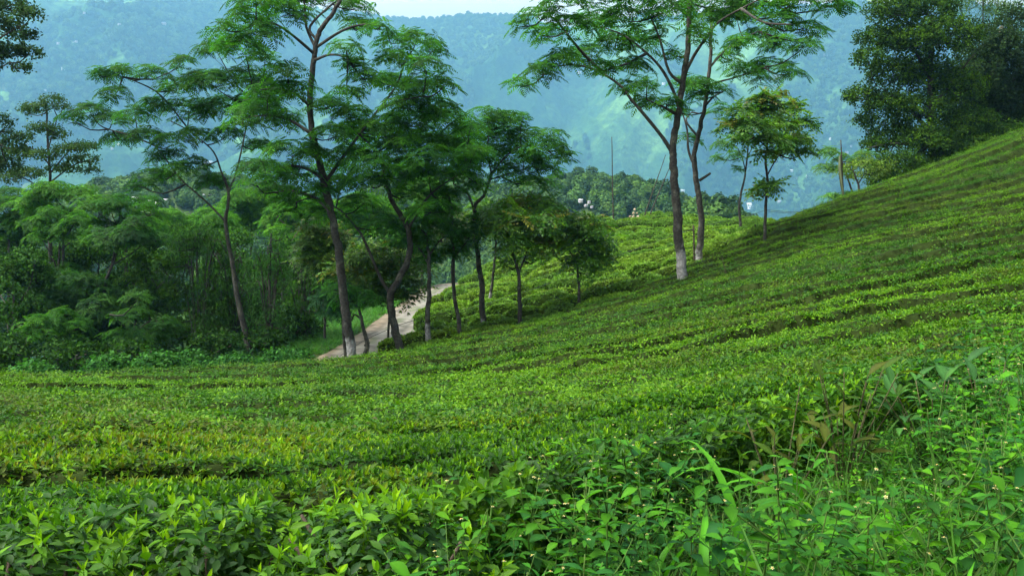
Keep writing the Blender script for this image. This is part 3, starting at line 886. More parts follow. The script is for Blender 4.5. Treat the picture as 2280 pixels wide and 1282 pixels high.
tree('slim_tree', 'thin leggy feathery tree just beyond the saddle crest with sparse leaves', 'feather', 59,
     [(1649, 500), (1646, 465), (1650, 430), (1658, 395), (1664, 350), (1666, 315)], .10, [[(1660, 380), (1652, 350), (1640, 325)], [(1664, 350), (1680, 320), (1690, 300)]],
     [(1610, 320, 28, 12), (1600, 350, 20, 10), (1640, 345, 26, 12), (1655, 310, 30, 14), (1640, 375, 10, 8)], depth=1.6, dens=21, cols=[(.045, .14, .03), (.06, .16, .03)])
tree('sapling', 'pale fern leaved sapling poking out of the tea at the saddle', 'feather', 42,
     [(1686, 530), (1684, 515), (1682, 500)], .03, [], [(1682, 500, 22, 14), (1668, 515, 16, 10), (1695, 512, 16, 12)], depth=.4, dens=24, size=.8, cols=[(.07, .16, .018), (.09, .17, .02)])
tree('slim_tree', 'pale green feathery tree beside the flag pole on the right crest', 'feather', 60,
     [(1905, 470), (1898, 430), (1885, 390), (1875, 360)], .09, [[(1898, 430), (1870, 435), (1850, 437)]],
     [(1845, 338, 26, 12), (1870, 350, 26, 14), (1835, 372, 26, 10), (1870, 380, 28, 12), (1900, 365, 26, 14), (1850, 438, 26, 8), (1890, 434, 28, 8), (1925, 350, 28, 18)], depth=1.5, dens=25, cols=[(.07, .19, .035), (.09, .21, .03)])
tree('slim_tree', 'small bright yellow green leafy tree at the foot of the great dark tree', 'broad', 56,
     [(1913, 432), (1911, 410), (1905, 395), (1900, 380)], .08, [[(1911, 410), (1920, 395), (1930, 380)]],
     [(1900, 375, 30, 18), (1930, 365, 30, 20), (1905, 395, 24, 12), (1945, 385, 30, 20), (1965, 372, 24, 18)], depth=1.4, dens=60, size=1.1, cols=[(.12, .2, .03), (.09, .17, .03)])
def trunkless(px, D, top, base):
    return [(px, base), (px + 4, base * .7 + top * .3), (px - 3, base * .4 + top * .6), (px, top)]
tree('great_tree', 'great dark broadleaf tree rising behind the right hand crest', 'broad', 63,
     trunkless(2075, 63, 40, 470), .4, [[(2075, 300), (2010, 230), (1950, 190)], [(2075, 250), (2130, 170), (2170, 120)], [(2075, 330), (1990, 320), (1930, 330)], [(2075, 180), (2030, 100), (1990, 40)]],
     [(1990, 25, 70, 40), (2060, 20, 80, 45), (1960, 90, 60, 34), (2030, 95, 80, 45), (2110, 80, 80, 50), (1935, 130, 40, 26), (1990, 165, 70, 40), (2070, 170, 80, 50), (1920, 215, 45, 26), (1975, 235, 60, 36), (2050, 250, 80, 50),
      (2130, 200, 70, 50), (1925, 270, 30, 20), (1985, 300, 60, 36), (2060, 320, 70, 45), (2130, 290, 70, 50), (1950, 325, 36, 24), (2000, 365, 60, 34), (2070, 380, 60, 36), (1965, 405, 40, 20), (2015, 398, 50, 26), (2070, 385, 60, 30), (2130, 365, 60, 36), (2190, 335, 60, 40), (2240, 305, 60, 40), (2100, 330, 70, 44), (2170, 280, 60, 44), (1890, 215, 18, 12), (1960, 385, 34, 20), (2140, 350, 60, 40)],
     depth=3.6, dens=110, size=1.3, cols=[(.030, .080, .007), (.055, .125, .008), (.016, .048, .007)], root_z=-5)
tree('great_tree', 'tall blackish tree against the right edge above the tea crest', 'broad', 70,
     trunkless(2230, 70, 60, 420), .42, [[(2230, 250), (2180, 180), (2150, 130)], [(2230, 220), (2280, 150)]],
     auto_pads(8, 2240, 190, 125, 190, 30, .42, .6), depth=4, dens=80, size=1.5, cols=[(.014, .034, .010), (.022, .05, .012)], root_z=-5)
tree('bamboo_clump', 'yellow green bamboo plumes at the top right corner behind dark trees', 'bamboo', 76,
     trunkless(2190, 76, -40, 440), .12, [[(2190, 300), (2240, 120), (2290, 60)], [(2190, 280), (2150, 60), (2120, -20)], [(2190, 300), (2210, 80), (2230, -30)]],
     [(2160, 10, 60, 40), (2230, 40, 60, 50), (2280, 100, 50, 50), (2120, -10, 60, 36), (2270, 20, 50, 40), (2200, 90, 60, 45), (2290, 170, 40, 50)], depth=3, dens=34, size=1.6, cols=[(.07, .15, .02), (.05, .11, .02)], root_z=-6, cat='bamboo')

# left side: forest across the road
tree('edge_tree', 'broadleaf tree whose branch tips hang in at the top left corner', 'broad', 40,
     [(-120, 830), (-110, 500), (-100, 250), (-90, 60)], .3, [[(-100, 250), (-40, 120), (40, 60)], [(-95, 160), (-30, 40), (30, 10)], [(-100, 280), (-40, 180), (20, 140)], [(-110, 420), (-50, 330), (0, 320)]],
     [(20, 15, 50, 24), (70, 30, 30, 20), (10, 60, 45, 26), (60, 75, 28, 14), (20, 110, 45, 22), (65, 115, 30, 14), (50, 150, 24, 12), (-30, 40, 50, 40), (-30, 120, 50, 40), (5, 280, 26, 30), (30, 320, 30, 30), (-20, 340, 40, 50), (20, 370, 36, 24), (-110, 40, 70, 60), (-120, 140, 70, 60)],
     depth=2.2, dens=100, size=1.0, cols=[(.03, .07, .02), (.042, .09, .024), (.02, .05, .018)])
tree('airy_tree', 'airy see-through tree with thin straight trunk standing above the forest', 'broad', 55,
     [(112, 560), (112, 480), (112, 420), (110, 360), (105, 300), (104, 245)], .13,
     [[(110, 370), (80, 335), (45, 325)], [(108, 330), (120, 290), (128, 260)], [(112, 410), (160, 370), (200, 355)], [(112, 430), (60, 400), (20, 385)], [(112, 390), (150, 340), (175, 320)]],
     [(80, 240, 36, 14), (115, 225, 34, 14), (60, 248, 24, 10), (140, 240, 20, 8), (95, 285, 40, 12), (50, 305, 30, 12), (130, 300, 30, 12), (40, 340, 40, 16), (100, 345, 40, 14), (160, 330, 45, 14), (190, 325, 34, 10), (185, 355, 40, 12), (140, 375, 40, 12), (60, 385, 45, 14), (20, 395, 40, 16), (200, 380, 26, 10)],
     depth=2.2, dens=80, size=1.0, cols=[(.035, .085, .022), (.05, .10, .022)], root_z=-11)
FOR = 'forest trees across the road'
def forest(label, leaf, D, cx, cy, rx, ry, base, n, seed, cols=None, dens=None, size=1.0, r=.13, lean=0, name='forest_tree', bright=1.0, limbs=True, flat=.38, depth=2.8, pr=.34):
    tr = [(cx - lean, base), (cx - lean * .6, base * .6 + cy * .4), (cx - lean * .1, cy + ry * .3), (cx, cy)]
    lm = [[(cx - lean * .1, cy + ry * .35), (cx - rx * .3, cy), (cx - rx * .55, cy - ry * .25)], [(cx, cy + ry * .25), (cx + rx * .3, cy - ry * .05), (cx + rx * .55, cy - ry * .2)]] if limbs else []
    d = {'feather': 24, 'pinnate': 28, 'broad': 90, 'bamboo': 46}[leaf] if dens is None else dens
    return tree(name, label, leaf, D, tr, r, lm, auto_pads(seed, cx, cy, rx, ry, n, pr, flat), depth=depth, dens=d, size=size, cols=cols, group=FOR, root_z=float(ground_smooth(P(cx, base, D)[0], D)), seed=seed, bright=bright,
                cat='bamboo' if name == 'bamboo_clump' else 'tree')
DG = [(.038, .135, .012), (.048, .155, .010), (.028, .10, .012)]
LG = [(.050, .165, .010), (.066, .19, .010), (.038, .135, .010)]
forest('dark forest tree filling the left edge behind the airy tree', 'feather', 58, 20, 480, 120, 90, 800, 14, 21, DG, size=1.2)
forest('feathery forest tree with flat mid green crown below the airy tree', 'feather', 52, 140, 460, 130, 70, 800, 16, 22, LG, size=1.1)
forest('feathery forest tree with a crown left of the slender leaning tree', 'feather', 50, 280, 490, 120, 75, 810, 16, 23, None, size=1.1)
tree('forest_tree', 'forest tree with bare forked dark stem showing against lighter leaves', 'feather', 45.5,
     [(215, 815), (222, 740), (230, 660), (240, 615), (250, 590), (255, 560), (262, 525)], .12, [[(250, 590), (285, 570), (318, 545), (345, 530)], [(240, 620), (255, 580), (275, 500)], [(225, 700), (190, 650), (170, 620)]],
     auto_pads(24, 285, 520, 110, 50, 10, .4, .5) + auto_pads(25, 200, 690, 150, 110, 22, .36, .5), depth=2.2, dens=21, size=1.05, cols=[(.03, .10, .018), (.04, .12, .016), (.022, .075, .02)], group=FOR)
tree('forest_tree', 'forest tree with two slim stems left of the bare forked one', 'feather', 47,
     [(140, 815), (136, 720), (132, 640), (131, 590), (133, 550), (135, 530)], .11, [[(132, 620), (118, 575), (98, 540), (92, 520)], [(133, 556), (150, 545), (160, 535)]],
     auto_pads(26, 120, 500, 90, 45, 9, .42, .5) + auto_pads(27, 110, 640, 90, 70, 9, .42, .5), depth=2.2, dens=21, size=1.05, cols=DG, group=FOR)
forest('low dark bushy tree at the left edge just beyond the tea', 'broad', 43, 30, 660, 90, 150, 830, 22, 28, [(.024, .075, .012), (.034, .095, .012)], size=1.2)
forest('low feathery tree spilling bright fronds over the field edge', 'feather', 42, 300, 720, 100, 80, 830, 15, 29, [(.03, .105, .016), (.04, .125, .015)], size=.95, r=.09)
forest('low shadowy feathery tree near the left field edge', 'feather', 41, 130, 740, 110, 75, 835, 14, 30, DG, size=.95, r=.09)
forest('bushy tree with dull leaves in the middle of the thicket', 'broad', 46, 330, 640, 90, 110, 820, 18, 31, [(.034, .095, .012), (.05, .12, .012)], size=1.2)
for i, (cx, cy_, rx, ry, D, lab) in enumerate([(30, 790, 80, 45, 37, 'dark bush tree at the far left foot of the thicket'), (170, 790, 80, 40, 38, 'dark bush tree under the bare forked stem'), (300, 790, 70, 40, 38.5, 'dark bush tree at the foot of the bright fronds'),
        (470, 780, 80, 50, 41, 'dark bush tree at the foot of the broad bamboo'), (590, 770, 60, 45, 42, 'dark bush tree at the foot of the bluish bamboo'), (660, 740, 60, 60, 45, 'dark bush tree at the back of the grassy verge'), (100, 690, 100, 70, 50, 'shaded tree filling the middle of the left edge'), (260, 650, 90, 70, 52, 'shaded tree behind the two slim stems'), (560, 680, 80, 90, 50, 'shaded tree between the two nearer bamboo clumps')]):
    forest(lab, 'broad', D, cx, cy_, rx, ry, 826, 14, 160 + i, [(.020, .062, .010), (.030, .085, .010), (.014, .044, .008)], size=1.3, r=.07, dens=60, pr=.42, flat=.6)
def bamboo(label, D, cx, base, top, spread, seed, cols, n=13):
    rng = np.random.default_rng(seed)
    tr = [(cx, base), (cx + 2, base * .6 + top * .4), (cx - 2, base * .25 + top * .75), (cx + 4, top)]
    lm = []
    for k in range(n):
        a = rng.uniform(-1, 1) * spread
        h = rng.uniform(.0, .35)
        tp = top + (base - top) * h
        lm.append([(cx, base - 5, .035), (cx + a * .25, base * .55 + tp * .45), (cx + a * .6, tp + 12), (cx + a, tp + (base - top) * .12)])
    pads = []
    for k in range(n * 4):
        t = rng.uniform(.18, 1.0)
        y = base + (top - base) * t
        w = spread * (.35 + .75 * math.sin(min(1, t * 1.15) * math.pi * .8))
        pads.append((cx + rng.uniform(-1, 1) * w, y, spread * .33, spread * .42))
    r = tree('bamboo_clump', label, 'bamboo', D, tr, .05, lm, pads, depth=1.6, dens=34, size=1.15, cols=cols, group='bamboo clumps in the thicket', cat='bamboo', seed=seed)
    return r
bamboo('broad dark bamboo clump in the middle of the thicket', 44, 440, 815, 520, 75, 41, [(.026, .085, .012), (.040, .115, .014), (.018, .06, .010)], 14)
bamboo('bluish green bamboo clump right of the slender leaning trunk', 43, 600, 800, 520, 48, 42, [(.042, .135, .028), (.055, .155, .028), (.030, .10, .020)], 10)
bamboo('shadowed bamboo clump between the slender leaning trunk and the road', 46, 675, 780, 560, 50, 43, [(.020, .065, .012), (.030, .09, .012)], 10)
bamboo('dark narrow bamboo clump just left of the slender leaning trunk', 45, 520, 810, 560, 45, 44, [(.020, .068, .012), (.032, .092, .012)], 10)
for i, (cx, cy_, rx, ry, D, lf, lab) in enumerate([
        (430, 490, 90, 55, 72, 'feather', 'bright background tree behind the dark bamboo'), (560, 470, 90, 60, 76, 'feather', 'bright background tree behind the slender leaning trunk'),
        (660, 500, 80, 70, 70, 'feather', 'bright background tree behind the tallest trunk'), (820, 480, 90, 70, 66, 'feather', 'leafy background tree filling the V of the forked trunk'),
        (940, 440, 80, 60, 72, 'feather', 'green background tree right of the V forked trunk'), (620, 600, 90, 80, 60, 'broad', 'dense green tree behind the bluish bamboo'),
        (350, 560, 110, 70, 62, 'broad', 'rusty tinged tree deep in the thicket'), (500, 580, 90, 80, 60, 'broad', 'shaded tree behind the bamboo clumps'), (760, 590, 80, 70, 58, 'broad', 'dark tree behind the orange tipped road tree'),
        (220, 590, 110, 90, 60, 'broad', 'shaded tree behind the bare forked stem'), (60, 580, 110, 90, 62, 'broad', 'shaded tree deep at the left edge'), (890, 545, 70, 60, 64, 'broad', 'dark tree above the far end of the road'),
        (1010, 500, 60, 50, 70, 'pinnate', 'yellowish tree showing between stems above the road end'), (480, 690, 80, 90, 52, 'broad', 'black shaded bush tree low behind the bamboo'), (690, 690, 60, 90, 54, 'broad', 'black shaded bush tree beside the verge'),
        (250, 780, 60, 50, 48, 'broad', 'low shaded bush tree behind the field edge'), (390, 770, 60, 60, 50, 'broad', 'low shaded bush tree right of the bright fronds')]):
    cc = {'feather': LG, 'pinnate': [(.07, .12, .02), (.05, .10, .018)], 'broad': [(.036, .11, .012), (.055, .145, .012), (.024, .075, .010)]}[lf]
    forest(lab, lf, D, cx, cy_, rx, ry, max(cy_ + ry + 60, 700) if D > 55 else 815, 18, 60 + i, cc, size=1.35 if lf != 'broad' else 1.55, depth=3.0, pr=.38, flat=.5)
#@@PART3
# ------------------------------------------------------------------ scattering (only for uncountable stuff)
def scatter(name, pts, rots, scls, idx, sources, parent=None, label=None, cat=None):
    src = bpy.data.collections.new(name + '_sources')
    for i, me in enumerate(sources):
        o = bpy.data.objects.new('%s_source_%02d' % (name, i), me)
        src.objects.link(o)
    me = bpy.data.meshes.new(name)
    me.vertices.add(len(pts))
    me.vertices.foreach_set('co', np.asarray(pts, np.float32).ravel())
    for an, ty, key, dat in (('rot', 'FLOAT_VECTOR', 'vector', np.asarray(rots, np.float32).ravel()), ('scl', 'FLOAT', 'value', np.asarray(scls, np.float32)), ('idx', 'INT', 'value', np.asarray(idx, np.int32))):
        a = me.attributes.new(an, ty, 'POINT'); a.data.foreach_set(key, dat)
    o = bpy.data.objects.new(name, me)
    if parent: o.parent = parent
    col.objects.link(o)
    ng = bpy.data.node_groups.new(name, 'GeometryNodeTree')
    ng.interface.new_socket('Geometry', in_out='INPUT', socket_type='NodeSocketGeometry')
    ng.interface.new_socket('Geometry', in_out='OUTPUT', socket_type='NodeSocketGeometry')
    N, L = ng.nodes, ng.links
    gi, go = N.new('NodeGroupInput'), N.new('NodeGroupOutput')
    ip = N.new('GeometryNodeInstanceOnPoints')
    ci = N.new('GeometryNodeCollectionInfo')
    ci.inputs['Collection'].default_value = src
    ci.inputs['Separate Children'].default_value = True
    ci.inputs['Reset Children'].default_value = True
    def na(n, t):
        a = N.new('GeometryNodeInputNamedAttribute'); a.data_type = t; a.inputs['Name'].default_value = n
        return next(s for s in a.outputs if s.enabled and s.name == 'Attribute')
    er = N.new('FunctionNodeEulerToRotation')
    L.new(na('rot', 'FLOAT_VECTOR'), er.inputs[0])
    L.new(gi.outputs[0], ip.inputs['Points']); L.new(ci.outputs[0], ip.inputs['Instance'])
    ip.inputs['Pick Instance'].default_value = True
    L.new(na('idx', 'INT'), ip.inputs['Instance Index'])
    L.new(er.outputs[0], ip.inputs['Rotation']); L.new(na('scl', 'FLOAT'), ip.inputs['Scale'])
    L.new(ip.outputs[0], go.inputs[0])
    md = o.modifiers.new('scatter', 'NODES'); md.node_group = ng
    tag(o, label, cat, None, 'stuff')
    return o

def tmesh(name, t, mat, colr):
    return Geo().add(t[0], t[1], None, t[2] * np.asarray(colr)[None]).mesh(name, mat)

# ------------------------------------------------------------------ tea: the clipped field on the near slope
def field_build():
    na, nd = 300, 760
    ang = np.linspace(-.64, .70, na)
    dist = 2.6 * (68 / 2.6) ** np.linspace(0, 1, nd)
    A, D = np.meshgrid(ang, dist)
    X, Y = A * D, D
    sd_ = sdist(X, Y, NEAR)
    Z, dep = canopy(X, Y, sd_)
    i = np.arange(nd - 1)[:, None] * na + np.arange(na - 1)[None]
    q = np.stack([i, i + 1, i + na + 1, i + na], -1).reshape(-1, 4)
    k = (sd_ > -.02).ravel()
    q = q[k[q].any(1)]
    V = np.stack([X, Y, Z], -1).reshape(-1, 3)
    used = np.unique(q); mp = np.full(len(V), -1); mp[used] = np.arange(len(used))
    V = V[used]; q = mp[q]
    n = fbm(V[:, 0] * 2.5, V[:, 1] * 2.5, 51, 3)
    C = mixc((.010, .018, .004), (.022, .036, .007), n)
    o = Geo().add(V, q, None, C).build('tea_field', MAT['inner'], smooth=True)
    tag(o, 'clipped tea field sloping down from the weeds to the road and up the crest', 'tea field', None, 'stuff')
    return o
field = field_build()

TEACOL = [(.076, .182, .005), (.102, .222, .006), (.052, .140, .006), (.032, .102, .008), (.078, .150, .007), (.070, .095, .012)]
def t_teaclump(rng, n, spread, ln, wd, up=.5, mature=.5):
    parts = []
    for k in range(n):
        v, q = leaf_shape(ln * rng.uniform(.7, 1.2), wd * rng.uniform(.8, 1.15), .2, .5, 2)
        R = euler_m(rng.uniform(-.5, .5), rng.uniform(-1.1, .25) if rng.random() < up else rng.uniform(-.4, .6), rng.uniform(0, 6.28))
        off = np.array((rng.normal(0, spread * .5), rng.normal(0, spread * .5), rng.normal(0, spread * .16)))
        s = rng.uniform(.72, 1.22)
        tint = np.array((1, 1, 1.)) if rng.random() > .25 else np.array((.6, .75, 1.3))
        parts.append((v @ R.T + off, q, tint * s))
    return merge(parts)
def t_teashoot(rng):
    """two bright young leaves and a bud over darker mature leaves"""
    parts = []
    for k in range(2):
        v, q = leaf_shape(rng.uniform(.04, .06), .018, -.1, .5, 3)
        parts.append((v @ euler_m(0, rng.uniform(-1.25, -.8), k * 3.1 + rng.uniform(-.5, .5)).T + (0, 0, .04), q, np.array((1.9, 1.6, 1.0)) * rng.uniform(.85, 1.15)))
    v, q = leaf_shape(.035, .008, 0, .6, 2)
    parts.append((v @ euler_m(0, -1.45, 1.2).T + (0, 0, .04), q, np.array((2.2, 1.9, 1.2))))
    for k in range(5):
        v, q = leaf_shape(rng.uniform(.055, .085), rng.uniform(.026, .036), .18, .4, 4)
        az = k * 2.4 + rng.uniform(-.4, .4)
        parts.append((v @ euler_m(rng.uniform(-.3, .3), rng.uniform(-.75, .35), az).T + (0, 0, .035 - .014 * k), q, np.array((.75, .85, 1.0)) * rng.uniform(.65, 1.2)))
    s = np.array([(-.002, 0, -.06), (.002, 0, -.06), (.002, 0, .04), (-.002, 0, .04)])
    parts.append((s, np.array([(0, 1, 2, 3)]), np.array((1.2, 1.0, .8))))
    return merge(parts)
rg = np.random.default_rng(77)
near_src = [tmesh('tea_shoot', t_teashoot(rg), MAT['tea'], c) for c in TEACOL for _ in range(2)]
mid_src = [tmesh('tea_clump', t_teaclump(rg, 15, .12, .056, .025, .6), MAT['tea'], c) for c in TEACOL for _ in range(2)]
far_src = [tmesh('tea_clump_far', t_teaclump(rg, 20, .19, .070, .032, .55), MAT['tea'], c) for c in TEACOL for _ in range(2)]

def field_points(n, y0, y1, a0=-.62, a1=.66, seed=0, margin=.0):
    r = np.random.default_rng(seed)
    Y = np.sqrt(r.uniform(y0 ** 2, y1 ** 2, n)); X = r.uniform(a0, a1, n) * Y
    s = sdist(X, Y, NEAR)
    k = s > margin
    X, Y, s = X[k], Y[k], s[k]
    Z, dep = canopy(X, Y, s)
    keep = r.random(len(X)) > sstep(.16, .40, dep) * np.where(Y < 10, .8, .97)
    return X[keep], Y[keep], Z[keep], dep[keep], r
def tea_kind(X, Y, r):
    """which colour of clump: bright flush, mature green or reddish, in patches"""
    a = fbm(X * .16, Y * .30, 101, 4); b = fbm(X * .45, Y * .8, 111, 3)
    a = a + r.normal(0, .06, len(X)); b = b + r.normal(0, .05, len(X))
    k = np.where(a > .56, 1, np.where(a > .47, 0, np.where(a > .42, 2, 3)))
    k = np.where((b > .61), 4, k)
    k = np.where((b > .67) & (r.random(len(X)) < .35), 5, k)
    rr = r.random(len(X))
    k = np.where(rr < .10, 1, np.where(rr > .88, 3, np.where(rr > .80, 2, k)))
    return k
def tea_scatter(name, n, y0, y1, src, smin, smax, seed, sink, label=None):
    X, Y, Z, dep, r = field_points(n, y0, y1, seed=seed)
    k = tea_kind(X, Y, r)
    rots = np.stack([r.normal(0, .25, len(X)), r.normal(0, .25, len(X)), r.uniform(0, 6.28, len(X))], 1)
    scatter(name, np.stack([X, Y, Z - sink], 1), rots, r.uniform(smin, smax, len(X)), k * 2 + r.integers(0, 2, len(X)), src, parent=field)
tea_scatter('shoots', 16000, 2.6, 7.5, near_src, .5, .85, 1, .0)
tea_scatter('shoots', 32000, 6.5, 20, mid_src, .8, 1.3, 2, .01)
tea_scatter('shoots', 12000, 3.2, 9.0, mid_src, .6, .85, 5, .03)
tea_scatter('shoots', 85000, 18, 66, far_src, .8, 1.2, 3, .0)

def edge_shoots():
    r = np.random.default_rng(71)
    p = np.array(NEAR[1:11]); seg = np.linalg.norm(np.diff(p, axis=0), axis=1); cum = np.concatenate([[0], np.cumsum(seg)])
    n = 4200
    s = r.uniform(0, cum[-1], n)
    X = np.interp(s, cum, p[:, 0]) + r.normal(0, .06, n); Y = np.interp(s, cum, p[:, 1]) + r.uniform(-.12, .12, n)
    h = r.uniform(.1, 1.0, n) ** .8 * (TEA_H + .02)
    Z = ground_smooth(X, Y) + h
    k = tea_kind(X, Y, r); k = np.where(k > 3, 2, k)
    rots = np.stack([r.normal(.5, .35, n), r.normal(0, .35, n), r.uniform(-.5, .5, n)], 1)
    scatter('shoots', np.stack([X, Y - .12 * (1 - h / TEA_H), Z], 1), rots, r.uniform(.7, 1.15, n), k * 2 + r.integers(0, 2, n), near_src, parent=field)
edge_shoots()

# ------------------------------------------------------------------ tea bushes, one by one, on the far rounded hump
def bush_mesh(rng, L, Wd, H, c):
    g = Geo()
    nu, nv = 22, 7
    u = np.arange(nu) * 2 * math.pi / nu
    def surf(th, ph):
        ex = .6
        ct, st = np.cos(th), np.sin(th)
        cp = np.cos(ph) ** .42; sp = np.sin(ph) ** .85
        x = L / 2 * np.sign(ct) * np.abs(ct) ** ex * cp
        y = Wd / 2 * np.sign(st) * np.abs(st) ** ex * cp
        z = H * sp
        b = 1 + .16 * (fbm(x * 2.2 + 9, y * 2.2 + z * 2, int(L * 100), 3) - .5) * 2
        return np.stack([x * b, y * b, z * b], -1)
    ph = np.linspace(-.0, 1.5, nv)
    TH, PH = np.meshgrid(u, ph)
    V = surf(TH, np.clip(PH, 1e-4, None)).reshape(-1, 3); V[:nu, 2] = -.25
    i = np.arange(nv - 1)[:, None] * nu
    j = np.arange(nu)[None]; j2 = (j + 1) % nu
    q = np.stack([i + j, i + j2, i + nu + j2, i + nu + j], -1).reshape(-1, 4)
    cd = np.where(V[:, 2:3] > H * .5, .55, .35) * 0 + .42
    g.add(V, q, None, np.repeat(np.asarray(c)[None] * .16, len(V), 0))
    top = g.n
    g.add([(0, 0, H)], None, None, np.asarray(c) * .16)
    st = (nv - 1) * nu
    g.t.append(np.stack([st + np.arange(nu), st + (np.arange(nu) + 1) % nu, np.full(nu, top)], 1))
    n = int(820 * L)
    th = rng.uniform(0, 6.283, n); p = np.where(rng.random(n) < .5, np.arccos(np.clip(np.sqrt(rng.random(n)) ** (1 / .42), 0, .999)), np.arcsin(rng.uniform(.5, 1, n)) * .98)
    pos = surf(th, p)
    nrm = pos / np.array((L / 2, Wd / 2, H)) ** 2
    ax = nrm / np.linalg.norm(nrm, axis=1)[:, None] + rng.normal(0, .45, (n, 3)) + (0, 0, .3)
    Rm = rand_rot(rng, ax)
    # leaf template: small upright pair
    v1, q1 = diamond(.13, .06)
    t = merge([(v1 @ euler_m(0, -.5, 0).T, q1, np.ones(3)), (v1 @ euler_m(.3, -.2, 2.3).T, q1, np.ones(3) * .8)])
    patch = fbm(pos[:, 0] * 1.4, pos[:, 1] * 1.4, 7, 2)[:, None]
    cc = np.asarray(c)[None] * rng.uniform(.6, 1.4, (n, 1)) * (.75 + .5 * patch)
    g.place(t, Rm, pos, rng.uniform(.7, 1.2, n), cc)
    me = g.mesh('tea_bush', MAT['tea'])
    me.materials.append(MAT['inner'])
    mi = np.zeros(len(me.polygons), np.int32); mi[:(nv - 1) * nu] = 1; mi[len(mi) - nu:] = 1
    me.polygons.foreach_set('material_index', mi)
    return me
rb = np.random.default_rng(91)
BCOL = [(.120, .245, .020), (.100, .215, .022), (.135, .260, .018), (.088, .190, .024), (.130, .235, .020)]
bush_vars = [(bush_mesh(rb, L, w, h, BCOL[i % 5]), L) for i, (L, w, h) in enumerate([(1.5, 1.3, .62), (2.0, 1.36, .6), (2.6, 1.3, .58), (1.2, 1.3, .62), (3.1, 1.36, .6), (1.8, 1.26, .56), (2.3, 1.4, .64), (1.4, 1.26, .6), (2.8, 1.3, .55), (3.4, 1.36, .6)])]
def project(x, y, z):
    d = y * CP - z * SP
    return W_PX / 2 + F_PX * x / d, H_PX / 2 - F_PX * (y * SP + z * CP) / d
def beside(x, y, z, marks):
    px, py = project(x, y, z)
    return min(marks, key=lambda m: math.hypot(px - m[0], (py - m[1]) * 2))[2]
HUMP_MARKS = [(985, 660, 'at the edge of the road'), (950, 745, 'around the pale trunk foot by the road'), (1023, 735, 'around the thin curving trunk'), (1078, 725, 'around the bent trunk'), (1095, 650, 'around the slim leaning trunk'), (1157, 705, 'around the Y shaped trunk'),
    (1200, 640, 'between Y trunk and small round tree'), (1289, 650, 'around the small round tree'), (1060, 590, 'on its left shoulder high above the road'), (1180, 560, 'on its left flank behind the glossy trees'), (1365, 490, 'at the foot of the upright bamboo pole'),
    (1440, 475, 'under the leaning bamboo poles'), (1400, 540, 'in the middle of the bright face'), (1420, 610, 'low on the face left of the big trunk'), (1330, 590, 'just right of the small round tree'), (1480, 560, 'just left of the big trunk'), (1555, 560, 'around the second feathery trunk'),
    (1530, 500, 'high between the two big trunks'), (1620, 520, 'right of the second feathery trunk'), (1690, 500, 'along the saddle by the orange leaved tree'), (1770, 500, 'along the saddle under the cables'), (1470, 600, 'in the dip behind the big trunk')]
WEED_MARKS = [(1130, 1250, 'by the low grass at the bottom centre'), (900, 1240, 'beside the dark tea bushes at the bottom'), (1000, 1090, 'overlapping the tea edge left of centre'), (1210, 1120, 'around the broad grass blades at centre'), (1330, 1220, 'right of the bottom centre'), (1440, 1050, 'around the bent grass blade'),
    (1560, 1180, 'around the dark gap in the weeds'), (1665, 1040, 'around the tall bright grass'), (1800, 960, 'in front of the brown leaved plant'), (1760, 1250, 'near the fine grass at the bottom'), (1940, 1200, 'around the fanned grass'), (2060, 1060, 'right of the brown leaved plant'), (2000, 930, 'behind the tallest weeds near the dark plant'),
    (2150, 1230, 'in the bottom right corner'), (2230, 1080, 'at the right edge halfway up the weeds'), (2220, 900, 'under the coarse dark plant at the right edge'), (1850, 1080, 'in the middle of the right hand weeds'), (2120, 840, 'around the dark long leaved plant'), (2170, 960, 'in the shadowy gap right of the dark plant'), (2270, 830, 'at the right edge level with the coarse plant'), (2270, 960, 'at the right edge below the coarse plant'), (2040, 880, 'left of the dark long leaved plant'), (1960, 1010, 'just below the brown leaved plant on its right'), (2120, 1140, 'above the bottom right corner')]
def hump_bushes():
    r = np.random.default_rng(17)
    places = []
    y = 32.9
    while y < 77:
        x = -6 + r.uniform(0, 1.5)
        while x < 23:
            me, L = bush_vars[r.integers(0, len(bush_vars))]
            cx = x + L / 2
            cyy = y + 1.6 * (float(fbm(np.array(cx * .11), np.array(y * .11), 5, 2)) - .5) * 2 + r.uniform(-.06, .06)
            if project(cx, cyy, -2.6)[0] < 1765 and float(sdist(np.array([cx]), np.array([cyy]), HUMP)[0]) > .25 and float(seg_dist(np.array([cx]), np.array([cyy]), road_line[:, :2])[0]) > ROAD_HALF + .75:
                places.append((cx, cyy, me))
            x += L * r.uniform(.86, .98)
        y += 1.55
    pts = np.array([(a, b) for a, b, _ in places])
    z = ground(pts[:, 0], pts[:, 1])
    zx = (ground_smooth(pts[:, 0] + .5, pts[:, 1]) - ground_smooth(pts[:, 0] - .5, pts[:, 1]))
    order = np.argsort(pts[:, 1])
    print('hump bushes', len(places))
    extra = []
    for rank, i in enumerate(order):
        a, b, me = places[i]
        rot = (-r.uniform(.22, .38), -math.atan(zx[i]), r.uniform(-.08, .08))
        s = r.uniform(.92, 1.1)
        if rank < 300:
            o = obj('tea_bush', me, None, (a, b, z[i] + .02), rot, (s, s, s * r.uniform(.85, 1.2)))
            tag(o, 'clipped tea bush on the hump ' + beside(a, b, z[i] + .6, HUMP_MARKS), 'tea bush', 'tea bushes on the far hump')
        else:
            extra.append((a, b, z[i], rot, s, me))
    if extra:
        ms = [m for m, _ in bush_vars]
        scatter('tea_bushes_beyond', [(e[0], e[1], e[2]) for e in extra], [e[3] for e in extra], [e[4] for e in extra], [ms.index(e[5]) for e in extra], ms,
                label='farthest clipped tea bushes along the top of the rounded hump', cat='tea bushes')
hump_bushes()

